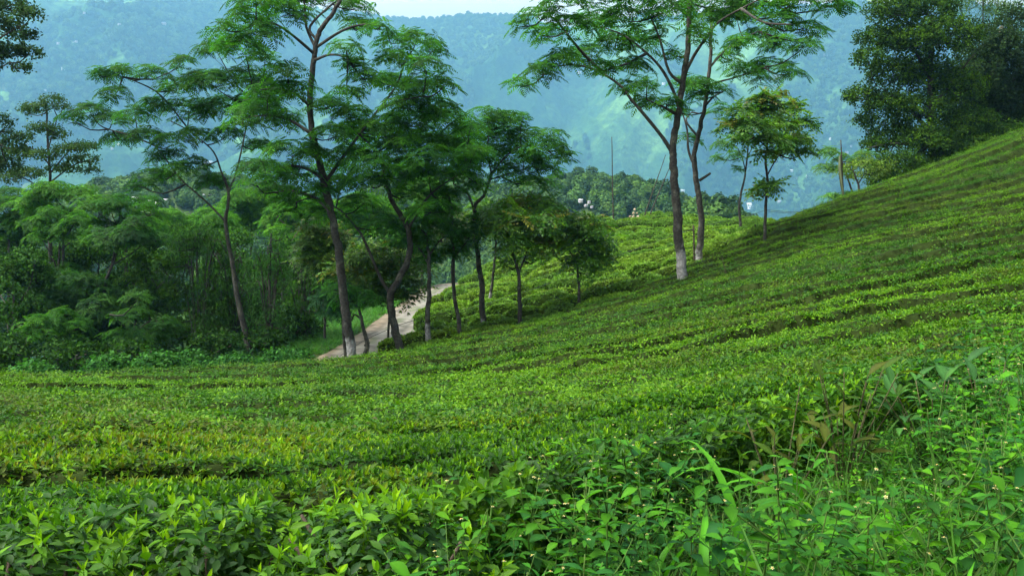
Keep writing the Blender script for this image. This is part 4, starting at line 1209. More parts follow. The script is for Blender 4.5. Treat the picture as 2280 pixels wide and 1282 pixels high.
# ------------------------------------------------------------------ foreground tea bushes at the lower left, with their shoots
def near_bush(x, y, rx, ry, label, seed):
    r = np.random.default_rng(seed)
    gz = float(ground_smooth(x, y))
    root = empty('tea_bush', (x, y, gz))
    tag(root, label, 'tea bush', 'tea bushes along the front edge')
    H = TEA_H + .07
    g = Geo()
    for k in range(9):
        a = r.uniform(0, 6.28); e = r.uniform(.4, .9)
        tip = np.array((x + math.cos(a) * rx * e, y + math.sin(a) * ry * e, gz + H * r.uniform(.6, .92)))
        b0 = np.array((x + r.uniform(-.06, .06), y + r.uniform(-.06, .06), gz - .05))
        tube(g, catmull([b0, (b0 + tip) / 2 + (r.uniform(-.05, .05), 0, .05), tip], 4), .018, .006, 5, c=(.07, .055, .04), wob=.1)
    g.build('branches', MAT['bark'], root, smooth=True)
    v4, q4 = leaf_shape(.05, .024, .2, .35, 4)
    def dome(n):
        d = r.normal(0, 1, (n, 3)); d /= np.linalg.norm(d, axis=1)[:, None]
        d[:, 2] = np.abs(d[:, 2])
        k = r.uniform(.72, 1.0, n)
        return d, np.stack([x + d[:, 0] * rx * k, y + d[:, 1] * ry * k, gz + .12 + (H - .12) * np.clip(d[:, 2] ** .45, 0, 1) * (k * .35 + .65)], 1)
    f = Geo()
    n = 1500
    d, pos = dome(n)
    up = d * (1, 1, .6) + np.array((0, 0, .55)) + r.normal(0, .35, (n, 3))
    Rm = rand_rot(r, up)
    cc = np.array([(.024, .072, .010), (.032, .088, .009), (.016, .048, .011)])[r.integers(0, 3, n)] * r.uniform(.7, 1.3, (n, 1))
    f.place((v4, q4, np.ones((len(v4), 3))), Rm, pos, r.uniform(.65, 1.15, n), cc)
    fo = f.build('foliage', MAT['tea'], root, smooth=True); fo['kind'] = 'stuff'
    d, pos = dome(220)
    sel = np.where((pos[:, 2] > gz + .45) & (pos[:, 1] < y + ry * .7))[0][:75]
    cs = [0, 1, 2, 0, 1, 3]
    for i in sel:
        me = near_src[cs[r.integers(0, 6)] * 2 + r.integers(0, 2)]
        lean = d[i] * (1, 1, 0) * .5 + r.normal(0, .15, 3)
        obj('shoot', me, root, pos[i] - np.array((x, y, gz)) + (0, 0, .03), (-lean[1], lean[0], r.uniform(0, 6.28)), r.uniform(.7, 1.0))
for x, y, rx, ry, lab, s in [(-2.35, 3.15, .5, .5, 'tea bush cut by the left edge near the bottom corner', 1), (-1.62, 3.0, .46, .48, 'tea bush in the bottom left corner with bright upright tips', 2),
                             (-.98, 3.02, .45, .46, 'second tea bush from the bottom left corner', 3), (-.42, 3.12, .42, .44, 'tea bush with dark gaps beside the leafy weeds at bottom', 4)]:
    near_bush(x, y, rx, ry, lab, s)

# ------------------------------------------------------------------ weeds
WGREEN = [(.036, .150, .010), (.028, .122, .012), (.050, .178, .008), (.020, .090, .013)]
def weed_leaf_mesh(ln, wd, c, seed):
    r = np.random.default_rng(seed)
    V, Q = leaf_shape(ln, wd, .3, .3, 5)
    V = V.copy(); V[:, 1] *= 1 + .12 * r.uniform(-1, 1, len(V))
    g = Geo().add(V, Q, None, np.asarray(c)[None] * np.tile(np.array([1.0, 1.25, 1.0]), 6)[:, None])
    return g.mesh('weed_leaf', MAT['weed'], True)
rw = np.random.default_rng(303)
leaf_meshes = [weed_leaf_mesh(ln, ln * [.55, .42, .62, .5, .7, .34, .58, .6][i], WGREEN[i % 4], i) for i, ln in enumerate([.050, .060, .068, .080, .040, .074, .062, .034])]
def flower_mesh():
    g = Geo()
    for k in range(5):
        a = k * 1.2566
        c_, s_ = math.cos(a), math.sin(a)
        v = np.array([(0, 0, 0), (.006 * c_ - .003 * s_, .006 * s_ + .003 * c_, .001), (.009 * c_, .009 * s_, .0), (.006 * c_ + .003 * s_, .006 * s_ - .003 * c_, .001)])
        g.add(v, [(0, 1, 2, 3)], None, (.36, .38, .18))
    u = np.arange(6) * 1.047
    ring = np.stack([.0042 * np.cos(u), .0042 * np.sin(u), np.full(6, .002)], 1)
    g.add(np.vstack([ring, [(0, 0, .005)]]), None, [(i, (i + 1) % 6, 6) for i in range(6)], (.36, .28, .05))
    return g.mesh('flower', MAT['flower'])
flower_me = flower_mesh()
def weed_design(seed, h):
    """(stem polyline, leaf transforms, flower points) of one weed"""
    r = np.random.default_rng(seed)
    lx, ly = r.normal(0, .12, 2) * h
    stem = catmull([(0, 0, -.05), (lx * .2, ly * .2, h * .35), (lx * .6, ly * .6, h * .7), (lx, ly, h)], 4)
    leaves, flowers, twigs = [], [], []
    def axis(line, z0, step, big):
        seg = np.linalg.norm(np.diff(line, axis=0), axis=1); cum = np.concatenate([[0], np.cumsum(seg)]); T = cum[-1]
        s = z0 * T; k = 0
        while s < T:
            p = np.array([np.interp(s, cum, line[:, i]) for i in range(3)])
            for sd_ in (0, math.pi):
                az = k * 1.571 + sd_ + r.uniform(-.35, .35)
                size = big * (1.15 - .55 * s / T) * r.uniform(.8, 1.2)
                leaves.append((p, (r.uniform(-.35, .35), r.uniform(-.5, .25), az), size, int(r.integers(0, 8))))
            s += step * r.uniform(.8, 1.2); k += 1
        return line[-1]
    tip = axis(stem, .18, .042, 1.22)
    for b in range(int(r.integers(3, 7))):
        i = int(len(stem) * r.uniform(.4, .85)); a = r.uniform(0, 6.28); ln = r.uniform(.1, .22)
        p0 = stem[i]
        tw = catmull([p0, p0 + (math.cos(a) * ln * .5, math.sin(a) * ln * .5, ln * .45), p0 + (math.cos(a) * ln * .75, math.sin(a) * ln * .75, ln)], 3)
        twigs.append(tw)
        t2 = axis(tw, .3, .045, .85)
        for _ in range(int(r.integers(0, 3)) // 2):
            flowers.append(t2 + r.normal(0, .016, 3) + (0, 0, .02))
    for _ in range(int(r.integers(0, 2))):
        flowers.append(tip + r.normal(0, .018, 3) + (0, 0, .025))
    return stem, twigs, leaves, flowers
designs = [weed_design(400 + i, h) for i, h in enumerate([.42, .5, .58, .66, .72, .5, .6, .46, .62, .55])]
def stem_mesh(d):
    g = Geo()
    tube(g, d[0], .0034, .0016, 5, c=(.10, .17, .04))
    for t in d[1]:
        tube(g, t, .002, .001, 4, c=(.10, .19, .04))
    return g.mesh('stem', MAT['weed'], True)
stem_meshes = [stem_mesh(d) for d in designs]
def mesh_arrays(me):
    v = np.empty(len(me.vertices) * 3, np.float32); me.vertices.foreach_get('co', v)
    q = np.empty(len(me.loops), np.int32); me.loops.foreach_get('vertex_index', q)
    c = np.empty(len(me.vertices) * 4, np.float32); me.color_attributes['Col'].data.foreach_get('color', c)
    return v.reshape(-1, 3).astype(float), q.reshape(-1, 4), c.reshape(-1, 4)[:, :3].astype(float)
la = [mesh_arrays(m) for m in leaf_meshes]
def foliage_mesh(d, mul):
    g = Geo()
    for p, e, s, k in d[2]:
        v, q, c = la[k]
        g.add(v * s @ euler_m(*e).T + p, q, None, c * mul)
    return g.mesh('foliage', MAT['weed'], True)
foliage_meshes = [foliage_mesh(d, np.array(m)) for d, m in zip(designs, [(1, 1, 1), (.7, .8, 1.1), (1.5, 1.25, .8), (1, 1, 1), (.62, .7, 1), (1.4, 1.2, .8), (1.1, 1.1, 1), (.85, .95, 1), (1.25, 1.15, .9), (.75, .8, .9)])]
def heads_mesh(d):
    g = Geo()
    fv = np.empty(len(flower_me.vertices) * 3, np.float32); flower_me.vertices.foreach_get('co', fv); fv = fv.reshape(-1, 3)
    pol = [list(p.vertices) for p in flower_me.polygons]
    fc = np.empty(len(flower_me.vertices) * 4, np.float32); flower_me.color_attributes['Col'].data.foreach_get('color', fc); fc = fc.reshape(-1, 4)[:, :3]
    for p in d[3]:
        g.add(fv * .65 + p, [f for f in pol if len(f) == 4], [f for f in pol if len(f) == 3], fc)
    return g.mesh('flower_heads', MAT['flower'])
heads_meshes = [heads_mesh(d) for d in designs]

def weed_zone(n, seed):
    r = np.random.default_rng(seed)
    pts = []
    while len(pts) < n:
        Y = math.sqrt(r.uniform(1.75 ** 2, 8.2 ** 2)); X = r.uniform(-.34, .62) * Y
        s = float(sdist(np.array([X]), np.array([Y]), NEAR)[0])
        if s > .12: continue
        if X < -.42 + .12 * (Y - 2) and Y < 4.2: continue
        if any((X - a) ** 2 + (Y - b) ** 2 < .13 ** 2 for a, b in pts): continue
        pts.append((X, Y))
    return np.array(pts)
wp = weed_zone(290, 9)
wz = ground_smooth(wp[:, 0], wp[:, 1])
order = np.argsort(wp[:, 1])
for rank, i in enumerate(order):
    x, y = wp[i]; k = int(rw.integers(0, len(designs))); d = designs[k]
    sc_ = (TEA_H + rw.uniform(-.16, .08)) / d[0][-1][2]
    if y < 2.6: sc_ *= .85
    sc_ *= .72 + .5 * float(fbm(np.array(x * 1.3), np.array(y * 1.3), 8, 2))
    if x > 2.4 and y > 4: sc_ *= 1.1
    if abs(x / y - .335) < .10 and 3.9 < y: sc_ *= .62
    if abs(x / y - .27) < .07 and 3.6 < y: sc_ *= .66
    root = obj('leafy_weed', stem_meshes[k], None, (x, y, wz[i]), (rw.normal(0, .08), rw.normal(0, .08), rw.uniform(0, 6.28)), sc_)
    near = rank < 34
    tag(root, ('near broad leaved weed ' if near else 'leafy green weed ') + beside(x, y, wz[i] + .5, WEED_MARKS), 'weed', 'weeds in the patch at lower right')
    if near:
        for p, e, s, kk in d[2]:
            obj('leaf', leaf_meshes[kk], root, p, e, s)
        for p in d[3]:
            obj('flower', flower_me, root, p, (rw.uniform(-.5, .5), rw.uniform(-.5, .5), 0), .65)
    else:
        fo = obj('foliage', foliage_meshes[k], root); fo['kind'] = 'stuff'
        fo = obj('flower_heads', heads_meshes[k], root); fo['kind'] = 'stuff'

# low growth that closes the gaps under the weeds
def lowgrowth():
    r = np.random.default_rng(12)
    X, Y = [], []
    Yv = np.sqrt(r.uniform(1.3 ** 2, 8.6 ** 2, 9000)); Xv = r.uniform(-.7, .72, 9000) * Yv
    k = sdist(Xv, Yv, NEAR) < .2
    Xv, Yv = Xv[k], Yv[k]
    src = [tmesh('low_leaves', t_broad(r, 12, .075, .036, .14), MAT['weed'], c) for c in [(.026, .088, .012), (.018, .060, .012), (.034, .105, .012), (.036, .07, .012)]]
    bl = []
    for j in range(3):
        parts = []
        for m in range(9):
            v, q = leaf_shape(r.uniform(.25, .55), .009, .5, .3, 3)
            parts.append((v @ euler_m(0, r.uniform(-1.45, -.8), r.uniform(0, 6.28)).T + r.normal(0, .03, 3) * (1, 1, 0), q, np.ones(3) * r.uniform(.7, 1.3)))
        bl.append(tmesh('grass_tuft', merge(parts), MAT['grass'], [(.045, .135, .012), (.036, .115, .012), (.060, .120, .016)][j]))
    n = len(Xv)
    z = ground_smooth(Xv, Yv) + r.uniform(.0, .28, n) * (r.random(n) < .8)
    isg = r.random(n) < .16 + .34 * (Yv < 3.2) * (Xv > .6)
    z = np.where(isg, ground_smooth(Xv, Yv) + r.uniform(0, .1, n), z)
    idx = np.where(isg, r.integers(0, 3, n), r.integers(3, 7, n))
    scatter('undergrowth', np.stack([Xv, Yv, z], 1), np.stack([r.normal(0, .2, n), r.normal(0, .2, n), r.uniform(0, 6.28, n)], 1), r.uniform(.8, 1.4, n), idx, bl + src,
            label='low leaves and fine grass filling the ground beneath the weeds', cat='undergrowth')
lowgrowth()

# broad grass blades arching out of the weeds
def blade_mesh(ln, wd, arch, seed):
    r = np.random.default_rng(seed)
    n = 9
    V, Q, C = [], [], []
    ang, p = 1.35, np.zeros(3)
    for i in range(n + 1):
        t = i / n
        w = wd * .5 * (min(1, .35 + 2.2 * t) if t < .3 else 1) * (1 - max(0, (t - .45) / .55) ** 1.6)
        V += [(p[0], -w, p[2] + w * .35), tuple(p), (p[0], w, p[2] + w * .35)]
        c = np.array((.055, .21, .010)) * (1.0 + .25 * t)
        C += [c, c * 1.2, c]
        p = p + np.array((math.cos(ang), 0, math.sin(ang))) * ln / n
        ang -= arch * (t ** .8) / n * 2
    for i in range(n):
        a = i * 3
        Q += [(a, a + 1, a + 4, a + 3), (a + 1, a + 2, a + 5, a + 4)]
    return Geo().add(V, Q, None, np.array(C)).mesh('blade', MAT['grass'], True)
blades = [blade_mesh(*a) for a in [(.75, .036, 1.6, 1), (.62, .032, 2.2, 2), (.9, .04, 1.9, 3), (.5, .028, 1.2, 4), (.7, .03, 2.8, 5), (.42, .016, 1.0, 6), (.85, .036, 2.5, 7)]]
rgx = np.random.default_rng(55)
for px, py, Y, n, s, lab in [(1665, 1060, 4.0, 6, .95, 'tall bright grass tuft rising left of the brown leaved plant'), (1800, 965, 5.0, 8, 1.15, 'arching grass tuft in front of the brown leaved plant'),
                             (1210, 1150, 3.3, 5, .85, 'grass tuft with broad blades near the tea edge at centre'), (1440, 1080, 3.8, 6, .9, 'grass tuft with one blade bent over, right of centre'),
                             (1130, 1275, 2.5, 6, .75, 'low broad grass tuft at the bottom centre'), (1330, 1240, 2.7, 6, .8, 'upright grass tuft among weeds right of the bottom centre'),
                             (1940, 1230, 2.7, 9, .9, 'fanned grass tuft near the bottom right weeds'), (1760, 1275, 2.4, 8, .8, 'fine bladed grass tuft at the bottom right of centre'),
                             (2060, 1080, 3.6, 5, .8, 'grass tuft half hidden behind the right hand weeds'), (2150, 1250, 2.4, 7, .8, 'grass tuft by the bottom right corner'), (1560, 1200, 2.9, 6, .8, 'grass tuft in the dark gap between weeds')]:
    g0 = P(px, py, Y)
    gz = float(ground_smooth(g0[0], Y))
    root = empty('grass_tuft', (g0[0], Y, gz))
    tag(root, lab, 'grass', 'broad grass tufts among the weeds')
    for k in range(n):
        obj('blade', blades[int(rgx.integers(0, 7))], root, (rgx.normal(0, .03), rgx.normal(0, .03), -.02), (rgx.normal(0, .1), rgx.uniform(-.15, .35), rgx.uniform(0, 6.28)), s * rgx.uniform(.95, 1.35))

# the plant with large brownish leaves at the tea edge, and the coarse dark shrub to its right
def big_leaf(ln, wd, c, seed, droop=.3):
    V, Q = leaf_shape(ln, wd, droop, .35, 5)
    c = np.asarray(c)
    C = np.tile(np.stack([c, c * 1.5, c]), (6, 1))
    return Geo().add(V, Q, None, C).mesh('leaf', MAT['weed'], True)
def leafy_plant(name, label, px, py, Y, n, h, cols, lsize, seed, spread=.35, cat='plant'):
    r = np.random.default_rng(seed)
    c0 = P(px, py, Y)
    gz = float(ground_smooth(c0[0], Y))
    root = empty(name, (c0[0], Y, gz))
    tag(root, label, cat)
    me = [big_leaf(lsize * f, lsize * f * .33, cols[i % len(cols)], i, .25 + .1 * i) for i, f in enumerate([1, .8, 1.15, .65])]
    k = 0
    H = c0[2] - gz
    for s in range(max(2, n // 4)):
        a = s * 2.4; e = r.uniform(.2, 1) * spread
        tip = np.array((math.cos(a) * e, math.sin(a) * e, H * r.uniform(.66, 1.06)))
        g = Geo(); line = catmull([(0, 0, -.05), tip * (.3, .3, .5), tip], 4)
        tube(g, line, .006, .003, 5, c=(.07, .07, .03))
        o = obj('stem', g.mesh('stem', MAT['bark'], True), root)
        for j in range(8):
            p = line[-1 - min(int(j * .75), 5)]
            obj('leaf', me[int(r.integers(0, 4))], root, p + (0, 0, -.01 * j), (r.uniform(-.5, .5), r.uniform(-1.15, -.1), j * 1.35 + r.uniform(-.4, .4)), r.uniform(.75, 1.15))
BR = [(.034, .070, .007), (.028, .082, .007), (.048, .064, .008), (.026, .090, .009)]
leafy_plant('broadleaf_plant', 'plant with large brownish leaves standing out of the tea edge', 1885, 838, 5.6, 60, .6, BR, .135, 1, .34)
leafy_plant('broadleaf_plant', 'smaller brownish leaved plant with drooping pale backed leaves', 1745, 878, 5.0, 32, .5, BR, .13, 2, .24)
leafy_plant('broadleaf_plant', 'coarse dark green plant at the right edge above the weeds', 2215, 785, 5.8, 45, .6, [(.028, .085, .022), (.035, .10, .024)], .2, 3, .42)
leafy_plant('broadleaf_plant', 'dark green long leaved plant beside the shadowy gap', 2085, 820, 6.0, 40, .6, [(.03, .095, .02), (.04, .12, .02)], .18, 4, .42)

# verge and forest floor growth
def verge():
    r = np.random.default_rng(31)
    n = 26000
    X = r.uniform(-36, -1.5, n); Y = r.uniform(27, 66, n)
    dr = seg_dist(X, Y, road_line[:, :2])
    k = (sdist(X, Y, NEAR) < -.1) & (dr > ROAD_HALF + .05) & ~((X > -4.4) & (sdist(X, Y, HUMP) > 0))
    X, Y, dr = X[k], Y[k], dr[k]; n = len(X)
    z = ground(X, Y)
    src = []
    for j in range(4):
        parts = []
        for m in range(16):
            v, q = leaf_shape(r.uniform(.18, .4), .03, .5, .3, 2)
            parts.append((v @ euler_m(0, r.uniform(-1.3, -.5), r.uniform(0, 6.28)).T + r.normal(0, .12, 3) * (1, 1, .1), q, np.ones(3) * r.uniform(.7, 1.3)))
        src.append(tmesh('verge_grass', merge(parts), MAT['grass'], [(.04, .15, .016), (.05, .17, .018), (.035, .12, .018), (.06, .16, .02)][j]))
    for j in range(4):
        src.append(tmesh('forest_herb', t_broad(r, 22, .2, .09, .55), MAT['broad'], [(.03, .10, .02), (.02, .06, .016), (.035, .11, .03), (.018, .05, .014)][j]))
    idx = np.where(dr < 4.5 + 1.5 * (fbm(X * .4, Y * .4, 5, 2) - .5) * 2, r.integers(0, 4, n), r.integers(4, 8, n))
    scatter('verge_undergrowth', np.stack([X, Y, z], 1), np.stack([r.normal(0, .2, n), r.normal(0, .2, n), r.uniform(0, 6.28, n)], 1), r.uniform(.7, 1.5, n) * np.where(idx > 3, 1.2, .8), idx, src,
            label='bright grass and low herbs covering the road verge and forest floor', cat='undergrowth')
verge()
def edge_bushes():
    r = np.random.default_rng(8)
    k = 0
    for px, py, D, w, h, lab in [(75, 830, 27, 60, 22, 'low leafy bush at the field edge by the far left'), (240, 815, 29, 60, 26, 'low leafy bush at the field edge in front of the thicket'), (350, 812, 34, 60, 30, 'soft green bush between field edge and thicket'),
                                 (420, 812, 35, 50, 26, 'pale soft bush in front of the dark bamboo'), (520, 812, 36, 50, 18, 'small bush left of the slender leaning trunk foot'), (640, 800, 38, 55, 18, 'low bush on the grassy verge')]:
        c = P(px, py, D); gz = float(ground(np.array([c[0]]), np.array([D]))[0])
        root = empty('edge_bush', (c[0], D, gz)); tag(root, lab, 'bush', 'bushes along the field edge')
        g = Geo()
        for _ in range(6):
            tube(g, catmull([(c[0], D, gz - .1), (c[0] + r.uniform(-.3, .3), D + r.uniform(-.3, .3), (gz + c[2]) / 2), (c[0] + r.uniform(-.7, .7), D + r.uniform(-.7, .7), c[2])], 3), .02, .008, 4, c=BARK)
        g.build('stems', MAT['twig'], root)
        f = Geo(); n = 420
        d = r.normal(0, 1, (n, 3)); d /= np.linalg.norm(d, axis=1)[:, None]
        rm = M(w, D); hh = (c[2] - gz + M(h, D)) / 2
        pos = np.array((c[0], D, gz + hh)) + d * np.array((rm, rm * .8, hh)) * (r.uniform(.3, 1, (n, 1)) ** .4) * (.8 + .4 * fbm(d[:, :1] * 2 + px, d[:, 2:] * 2, 4, 2))
        cc = np.array([(.035, .13, .022), (.045, .15, .022), (.028, .10, .022)])[r.integers(0, 3, n)] * r.uniform(.7, 1.3, (n, 1))
        for j, t in enumerate(TM['broad']):
            s = slice(j, n, 4)
            f.place(t, rand_rot(r, d[s] + (0, 0, .5)), pos[s], r.uniform(.8, 1.4, len(pos[s])), cc[s])
        f.build('crown', MAT['broad'], root)
edge_bushes()

# ------------------------------------------------------------------ poles, flag, cables, stakes, tan heap
POLEC = (.055, .05, .038)
def pole(name, label, a, b, r0, r1, D0, D1=None, cat='pole', group=None, c=POLEC):
    D1 = D0 if D1 is None else D1
    p0, p1 = P(a[0], a[1], D0), P(b[0], b[1], D1)
    gz = min(float(ground(np.array([p0[0]]), np.array([D0]))[0]), p0[2])
    root = empty(name, (p0[0], p0[1], gz)); tag(root, label, cat, group)
    d = (p1 - p0) / np.linalg.norm(p1 - p0)
    st = p0 - d * max(.1, (p0[2] - gz + .2) / max(.2, d[2]))
    g = Geo(); L = np.linalg.norm(p1 - st)
    line = [st + (p1 - st) * t + np.array((.015 * math.sin(t * 9), 0, 0)) * L * .08 for t in np.linspace(0, 1, 13)]
    tube(g, line, r0, r1, 8, c=c, wob=.03)
    g.build('shaft', MAT['plain'], root, smooth=True)
    for t in np.linspace(.1, .9, 9):
        q = st + (p1 - st) * t + np.array((.015 * math.sin(t * 9), 0, 0)) * L * .08
        g = Geo(); rr = r0 + (r1 - r0) * t
        tube(g, [q - d * .02, q + d * .02], rr * 1.22, rr * 1.22, 8, c=np.array(c) * .7)
        g.build('node_ring', MAT['plain'], root)
    return root, p0, p1
pole('bamboo_pole', 'upright bare bamboo pole on top of the rounded hump', (1365, 470), (1362, 305), .055, .025, 71, group='bamboo poles on the hump')
pole('bamboo_pole', 'leaning bamboo pole left of the pair crossing behind the big trunk', (1440, 466), (1482, 345), .05, .022, 72, group='bamboo poles on the hump')
pole('bamboo_pole', 'leaning bamboo pole right of the pair crossing behind the big trunk', (1452, 466), (1497, 358), .05, .022, 72.6, group='bamboo poles on the hump')
root, p0, p1 = pole('flag_pole', 'tall flag pole with a limp narrow green flag on the right crest', (1879, 462), (1872, 312), .05, .025, 51, cat='flag pole')
def flag():
    V, Q, C = [], [], []
    n = 22
    for i in range(n + 1):
        t = i / n
        a = P(1873 + 5 * t, 345 + 95 * t, 51)
        w = .19 * math.sin(math.pi * min(1, .12 + t * .86)) ** .7
        for j in range(5):
            s = j / 4
            V.append((a[0] - w * s * .9 - .03, 51 - .08 + .06 * math.sin(s * 7 + t * 5), a[2] - .05 * s))
            C.append((.14, .17, .085))
    for i in range(n):
        for j in range(4):
            k = i * 5 + j
            Q.append((k, k + 1, k + 6, k + 5))
    Geo().add(V, Q, None, np.array(C)).build('flag', MAT['plain'], root, smooth=True)
flag()
up_, u0, u1 = pole('utility_pole', 'short utility pole on the saddle skyline carrying two cables', (1791, 500), (1790, 470), .09, .07, 72, cat='utility pole', c=(.13, .12, .10))
g = Geo(); tube(g, [u1 + np.array((-.5, 0, -.1)), u1 + np.array((.5, 0, -.1))], .045, .045, 6, c=(.12, .11, .10)); g.build('crossarm', MAT['plain'], up_)
def cable(label, pts, r=.011, sag=.0):
    p = catmull([P(*q) for q in pts], 8)
    g = Geo(); tube(g, p, r, r, 5, c=(.05, .055, .06))
    o = g.build('cable', MAT['plain']); tag(o, label, 'cable')
cable('sagging cable strung from the road trees across the tea to the saddle', [(700, 835, 36), (795, 767, 38), (880, 727, 39), (960, 703, 40), (1075, 678, 42), (1230, 628, 45), (1400, 560, 50), (1560, 505, 56), (1640, 488, 60), (1705, 468, 62)], .012)
cable('upper cable from saddle trunk to the utility pole and beyond', [(1705, 467, 62), (1745, 471, 66), (1790, 472, 72), (1830, 472, 80), (1900, 466, 95)], .016)
cable('lower cable just beneath the upper one at the utility pole', [(1705, 470, 62), (1745, 474, 66), (1790, 475.5, 72), (1830, 475.5, 80), (1900, 470, 95)], .014)
pole('stake', 'thin wooden stake in the tea left of the second feathery trunk', (1546, 570), (1544, 502), .045, .035, 41.5, cat='stake', c=(.07, .055, .04))
pole('stake', 'thin dead stick standing in the dark tea right of the big trunk', (1615, 604), (1608, 575), .018, .01, 33, cat='stake', c=(.07, .055, .04))
def heap():
    r = np.random.default_rng(3)
    c = P(1413, 470, 72.5)
    gz = float(ground_smooth(c[0], 72.5))
    root = empty('stone_heap', (c[0], 72.5, gz)); tag(root, 'small peaked heap of tan stones on top of the hump', 'stone heap')
    ic = [(0, 0, 1), (.894, 0, .447), (.276, .851, .447), (-.724, .526, .447), (-.724, -.526, .447), (.276, -.851, .447), (.724, .526, -.447), (-.276, .851, -.447), (-.894, 0, -.447), (-.276, -.851, -.447), (.724, -.526, -.447), (0, 0, -1)]
    F = [(0, 1, 2), (0, 2, 3), (0, 3, 4), (0, 4, 5), (0, 5, 1), (1, 6, 2), (2, 7, 3), (3, 8, 4), (4, 9, 5), (5, 10, 1), (2, 6, 7), (3, 7, 8), (4, 8, 9), (5, 9, 10), (1, 10, 6), (6, 11, 7), (7, 11, 8), (8, 11, 9), (9, 11, 10), (10, 11, 6)]
    H = c[2] - gz + .16
    stones = []
    for k in range(3):
        v = np.array(ic) * r.uniform(.75, 1.2, (12, 1)) * (1.2, 1, .75)
        cc = np.array([(.34, .28, .18), (.30, .24, .16), (.38, .32, .22)][k])
        stones.append(Geo().add(v, None, F, cc).mesh('stone', MAT['plain']))
    for lvl in range(6):
        t = lvl / 5
        m = [9, 8, 6, 5, 3, 1][lvl]
        for k in range(m):
            a = k * 6.283 / m + lvl
            rad = .72 * (1 - t) + .02
            obj('stone', stones[int(r.integers(0, 3))], root, (math.cos(a) * rad, math.sin(a) * rad * .8, H * (.1 + .85 * t)), tuple(r.uniform(0, 6, 3)), .15 * (1 - .35 * t) * r.uniform(.85, 1.2))
heap()

# ------------------------------------------------------------------ houses
def house_meshes(w, d, h, rh, wall, roof, door=True):
    g = Geo()
    x, y = w / 2, d / 2
    V = [(-x, -y, -2), (x, -y, -2), (x, y, -2), (-x, y, -2), (-x, -y, h), (x, -y, h), (x, y, h), (-x, y, h), (-x, 0, h + rh), (x, 0, h + rh)]
    g.add(V, [(0, 1, 5, 4), (1, 2, 6, 5), (2, 3, 7, 6), (3, 0, 4, 7)], [(5, 6, 9), (7, 4, 8)], wall)
    wm = g.mesh('wall', MAT['plain'])
    g = Geo(); e, t = .5, .18
    for s in (-1, 1):
        V = [(-x - e, s * (y + e), h - rh * e / y), (x + e, s * (y + e), h - rh * e / y), (x + e, 0, h + rh), (-x - e, 0, h + rh)]
        V += [(a, b, c_ + t) for a, b, c_ in V]
        g.add(V, [(0, 1, 2, 3), (7, 6, 5, 4), (0, 4, 5, 1), (1, 5, 6, 2), (2, 6, 7, 3), (3, 7, 4, 0)], None, roof)
    rm = g.mesh('roof', MAT['plain'])
    return wm, rm, (w, d, h)
def box_mesh(name, w, d, h, c):
    x, y = w / 2, d / 2
    V = [(-x, -y, 0), (x, -y, 0), (x, y, 0), (-x, y, 0), (-x, -y, h), (x, -y, h), (x, y, h), (-x, y, h)]
    return Geo().add(V, [(0, 1, 5, 4), (1, 2, 6, 5), (2, 3, 7, 6), (3, 0, 4, 7), (4, 5, 6, 7)], None, c).mesh(name, MAT['plain'])
HS = [house_meshes(9, 6, 3.6, 1.6, (.6, .6, .58), (.55, .56, .58)), house_meshes(12, 7, 4.5, 1.8, (.4, .39, .36), (.4, .41, .43)), house_meshes(7, 6, 3.2, 1.5, (.5, .5, .5), (.3, .31, .33)), house_meshes(10, 7, 6.0, 1.6, (.62, .66, .72), (.55, .57, .6))]
win_me = box_mesh('window', 1.1, .12, 1.2, (.06, .07, .09))
door_me = box_mesh('door', 1.0, .12, 2.0, (.12, .08, .05))
def house(loc, kind, rz, s, label, group, detail=True):
    wm, rm, (w, d, h) = HS[kind]
    root = empty('house', loc); root.rotation_euler = (0, 0, rz); root.scale = (s, s, s)
    tag(root, label, 'house', group)
    obj('wall', wm, root); obj('roof', rm, root)
    if detail:
        for k in range(3):
            xx = -w / 2 + w * (k + .5) / 3
            if k == 1: obj('door', door_me, root, (xx, -d / 2 - .05, 0))
            else: obj('window', win_me, root, (xx, -d / 2 - .05, 1.1))
def valley_at(px, Y):
    x = (px - 1140) / F_PX * Y
    return x, float(valley(np.array([x]), np.array([Y]))[0])
def place_house(px, py, Y, kind, rz, s, label, group):
    p = P(px, py, Y)
    zz = float(valley(np.array([p[0]]), np.array([Y]))[0])
    house((p[0], Y, max(zz, p[2] - 3)), kind, rz, s, label, group)
place_house(1293, 428, 316, 0, .1, .15, 'small white house above bare earth on the wooded ridge', 'houses on the wooded ridge')
place_house(1312, 431, 318, 2, -.3, .13, 'grey roofed hut right of the small white ridge house', 'houses on the wooded ridge')
place_house(1305, 438, 312, 1, .5, .09, 'low shed under the ridge house among rubble', 'houses on the wooded ridge')
place_house(1318, 441, 310, 2, .2, .11, 'lowest shed of the ridge hamlet', 'houses on the wooded ridge')
place_house(1213, 436, 330, 0, -.2, .2, 'pale roofed house half hidden left along the wooded ridge', 'houses on the wooded ridge')
vr = np.random.default_rng(44)
for k, (px, py) in enumerate([(318, 432), (335, 428), (350, 436), (300, 426), (365, 430), (430, 428), (446, 434), (470, 425), (262, 440)]):
    place_house(px, py, 292 + 3 * k, int(vr.integers(0, 4)), vr.uniform(-.8, .8), vr.uniform(.13, .2), 'weathered house in the hamlet glimpsed between the left trees', 'hamlet on the left hill')

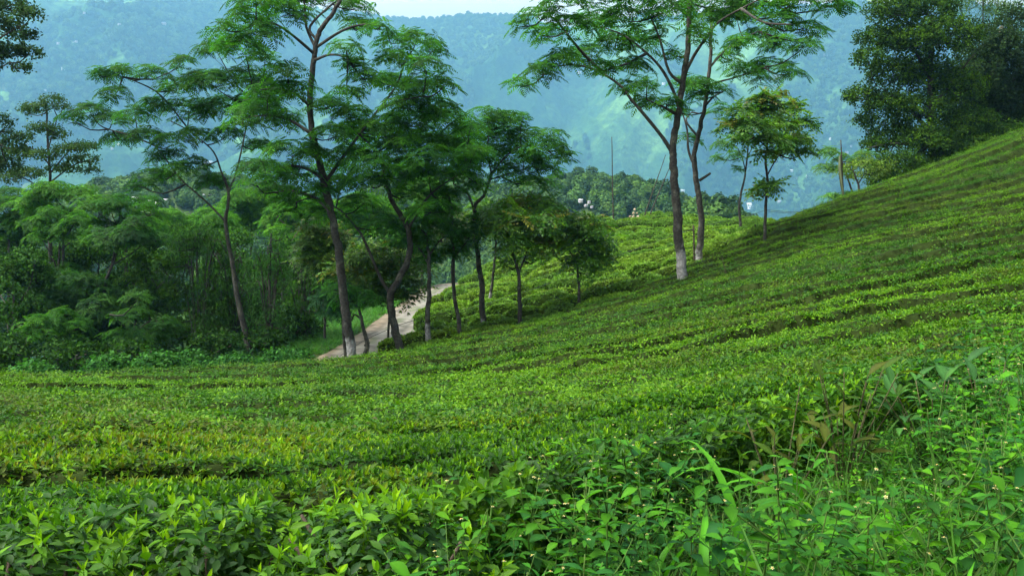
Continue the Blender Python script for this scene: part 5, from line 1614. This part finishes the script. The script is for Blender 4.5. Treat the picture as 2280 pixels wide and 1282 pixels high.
def mountain_hit(px, py):
    """first point where the ray of this pixel meets the mountain"""
    Y = np.arange(1000, 2900, 3.0) * MS
    u, v = (px - W_PX / 2) / F_PX, (H_PX / 2 - py) / F_PX
    dz = (-SP + v * CP) / (CP + v * SP); dx = u / (CP + v * SP)
    h = mountain(dx * Y, Y) - dz * Y
    i = np.argmax(h > 0)
    return (dx * Y[i], Y[i], float(mountain(np.array([dx * Y[i]]), np.array([Y[i]]))[0])) if h[i] > 0 else None
mr_ = np.random.default_rng(66)
VIL = [('hazy mountain village upper left', [(108, 105), (130, 103), (152, 102), (163, 100), (170, 97), (188, 36), (266, 60), (365, 62), (410, 53), (422, 50)]),
       ('houses midway down the left mountainside', [(36, 214), (100, 205), (15, 245), (6, 262), (142, 160), (322, 215), (75, 325), (60, 325), (250, 335), (265, 325)]),
       ('houses low on the mountainside behind the leaning feathery tree', [(395, 350), (440, 355), (460, 368), (455, 362), (470, 365), (640, 335), (566, 272), (690, 352)]),
       ('houses dotted over the mountainside right of the big tree', [(1838, 128), (1850, 118), (1880, 152), (1868, 125), (1762, 385), (1770, 365), (1755, 374), (1771, 402), (1800, 398), (1850, 314), (1885, 344), (1895, 330)]),
       ('houses on the mountain seen between the big right hand trunks', [(1476, 411), (1491, 411), (1520, 431), (1478, 190), (1290, 165), (1270, 130), (1245, 120), (1530, 130)]),
       ('lowest scattered houses above the saddle', [(1800, 478), (1735, 452), (1712, 440), (1690, 436)])]
for lab, pts in VIL:
    for (px, py) in pts:
        hit = mountain_hit(px, py)
        if hit:
            house((hit[0], hit[1], hit[2] + 2), int(mr_.integers(0, 3)), mr_.uniform(-.6, .6), mr_.uniform(.8, 1.3) * hit[1] / 2700, 'tiny white house among the ' + lab, lab, detail=False)
# the long white building beyond the saddle with its pale track
hit = mountain_hit(1676, 470)
if hit:
    root = empty('white_building', (hit[0], hit[1], hit[2] + 1)); tag(root, 'long white building with stepped yard seen beyond the saddle', 'building')
    s = hit[1] / F_PX
    obj('wall', box_mesh('wall', 22 * s, 6 * s, 6 * s, (.8, .8, .8)), root)
    obj('roof', box_mesh('roof', 23.5 * s, 7.5 * s, 1.4 * s, (.7, .72, .74)), root, (0, 0, 6.05 * s))
    obj('annexe', box_mesh('annexe', 10 * s, 6 * s, 5 * s, (.78, .76, .7)), root, (-6 * s, 8 * s, 9 * s))
    for k in range(6):
        obj('window', box_mesh('window', 1.6 * s, .4 * s, 2.2 * s, (.1, .12, .15)), root, ((-8 + k * 3.2) * s, -3.1 * s, 2.2 * s))
    pts = []
    for px, py in [(1668, 466), (1672, 460), (1668, 456), (1674, 451), (1678, 446), (1676, 441)]:
        h2 = mountain_hit(px, py)
        if h2: pts.append(np.array(h2) + (0, 0, 2.5))
    if len(pts) > 2:
        g = Geo(); tube(g, catmull(pts, 5), 3.2 * s, 1.6 * s, 6, c=(.55, .50, .38)); g.v = [v * (1, 1, 1) for v in g.v]
        o = g.build('hill_track', MAT['plain']); tag(o, kind='structure')

# ------------------------------------------------------------------ far woods (one mass)
def wood_sources():
    out = []
    r = np.random.default_rng(2)
    for j in range(5):
        g = Geo(); n = 460
        d = r.normal(0, 1, (n, 3)); d /= np.linalg.norm(d, axis=1)[:, None]
        lob = .72 + .5 * fbm(d[:, 0] * 1.8 + j * 5, d[:, 1] * 1.8 + d[:, 2] * 2.1, 40 + j, 2)
        pos = d * np.array((1, 1, 1.05 if j < 4 else 1.7)) * lob[:, None] * r.uniform(.75, 1, (n, 1)) + (0, 0, .75)
        v, q = diamond(.36, .28)
        v = v - (.18, 0, 0)
        c = np.array([(.044, .105, .018), (.058, .130, .020), (.034, .082, .018), (.070, .145, .022), (.028, .070, .018)][j])
        g.place((v, q, np.ones((4, 3))), rand_rot(r, d + r.normal(0, .35, (n, 3))), pos, r.uniform(.7, 1.2, n), c * r.uniform(.65, 1.35, (n, 1)))
        tube(g, [(0, 0, -.6), (0, 0, .7)], .09, .05, 4, c=(.04, .03, .02))
        out.append(g.mesh('far_crown', MAT['wood']))
    return out
WS = wood_sources()
def far_wood():
    r = np.random.default_rng(6)
    n = 24000
    Y = np.sqrt(r.uniform(100 ** 2, 560 ** 2, n)); X = r.uniform(-.64, .64, n) * Y
    keep = fbm(X * .02, Y * .02, 9, 3) > .18
    keep &= ~((np.abs(X - 22.5) < 4.5) & (np.abs(Y - 312) < 12))
    keep &= ~((np.abs(X + 112) < 20) & (np.abs(Y - 296) < 5) & (r.random(n) < .7))
    keep &= ~((Y < 160) & (np.abs(X) < 60))
    X, Y = X[keep], Y[keep]; n = len(X)
    Z = valley(X, Y)
    s = r.uniform(1.3, 3.0, n)
    # keep crowns under the line of sight to the mountain over the saddle
    scatter('far_wood', np.stack([X, Y, Z], 1), np.stack([r.normal(0, .08, n), r.normal(0, .08, n), r.uniform(0, 6.28, n)], 1), s, r.integers(0, 5, n), WS, label='hazy woods covering the hills across the near valley', cat='woods')
    n = 45000
    a = r.uniform(-.62, .62, n); Y = r.uniform(1050, 2500, n) * MS; X = a * Y
    keep = fbm(X * .0024, Y * .0024, 19, 4) > .40
    X, Y = X[keep], Y[keep]; n = len(X)
    scatter('mountain_wood', np.stack([X, Y, mountain(X, Y)], 1), np.stack([r.normal(0, .1, n), r.normal(0, .1, n), r.uniform(0, 6.28, n)], 1), r.uniform(5, 13, n), r.integers(0, 5, n), WS, label='forest clothing the hazy mountainside', cat='woods')
far_wood()

# ------------------------------------------------------------------ haze
def haze():
    x, y0, y1, z0, z1 = 4600, -300, 5600, -900, TOP * MS + 25
    V = [(-x, y0, z0), (x, y0, z0), (x, y1, z0), (-x, y1, z0), (-x, y0, z1), (x, y0, z1), (x, y1, z1), (-x, y1, z1)]
    g = Geo().add(V, [(0, 3, 2, 1), (4, 5, 6, 7), (0, 1, 5, 4), (1, 2, 6, 5), (2, 3, 7, 6), (3, 0, 4, 7)])
    m, nt, N, L, out = _nt('haze')
    vol = N.new('ShaderNodeVolumePrincipled')
    vol.inputs['Color'].default_value = (.29, .66, .95, 1)
    vol.inputs['Density'].default_value = 1.85e-4
    vol.inputs['Anisotropy'].default_value = .35
    L.new(vol.outputs[0], out.inputs['Volume'])
    o = g.build('haze', m); tag(o, 'blue valley haze', 'haze', None, 'stuff')
haze()

# ------------------------------------------------------------------ cloud resting on the mountain, above the haze
def cloud():
    r = np.random.default_rng(14)
    m, nt, N, L, out = _nt('cloud')
    vol = N.new('ShaderNodeVolumePrincipled')
    vol.inputs['Color'].default_value = (1, 1, 1, 1)
    vol.inputs['Density'].default_value = .0012
    L.new(vol.outputs[0], out.inputs['Volume'])
    for cx, cyy, rx, ry, rz, lab in [(-250, 5200, 1500, 1000, 450, 'white cloud bank resting on the mountain at top centre'), (1500, 5200, 1300, 1000, 420, 'white cloud bank behind the crown of the big right tree')]:
        nu, nv = 40, 22
        th, ph = np.meshgrid(np.arange(nu) * 2 * math.pi / nu, np.linspace(-1.5, 1.5, nv))
        d = np.stack([np.cos(th) * np.cos(ph), np.sin(th) * np.cos(ph), np.sin(ph)], -1)
        b = .75 + .5 * fbm(d[..., 0] * 2.5 + cx, d[..., 1] * 2.5 + d[..., 2] * 3, 5, 3)
        V = d * b[..., None] * (rx, ry, rz)
        V[..., 2] = np.maximum(V[..., 2], -74 + 25 * (b - .75))
        V = V + (cx, cyy, TOP * MS + 25 + 85)
        i = np.arange(nv - 1)[:, None] * nu; j = np.arange(nu)[None]; j2 = (j + 1) % nu
        q = np.stack([i + j, i + j2, i + nu + j2, i + nu + j], -1).reshape(-1, 4)
        g = Geo().add(V.reshape(-1, 3), q, [(k, (k + 1) % nu, 0) for k in range(0)] or None)
        g.t.append(np.array([(0, k + 1, k) for k in range(1, nu - 1)])); st = (nv - 1) * nu
        g.t.append(np.array([(st, st + k, st + k + 1) for k in range(1, nu - 1)]))
        o = g.build('cloud', m); tag(o, lab, 'cloud', None, 'stuff')
cloud()
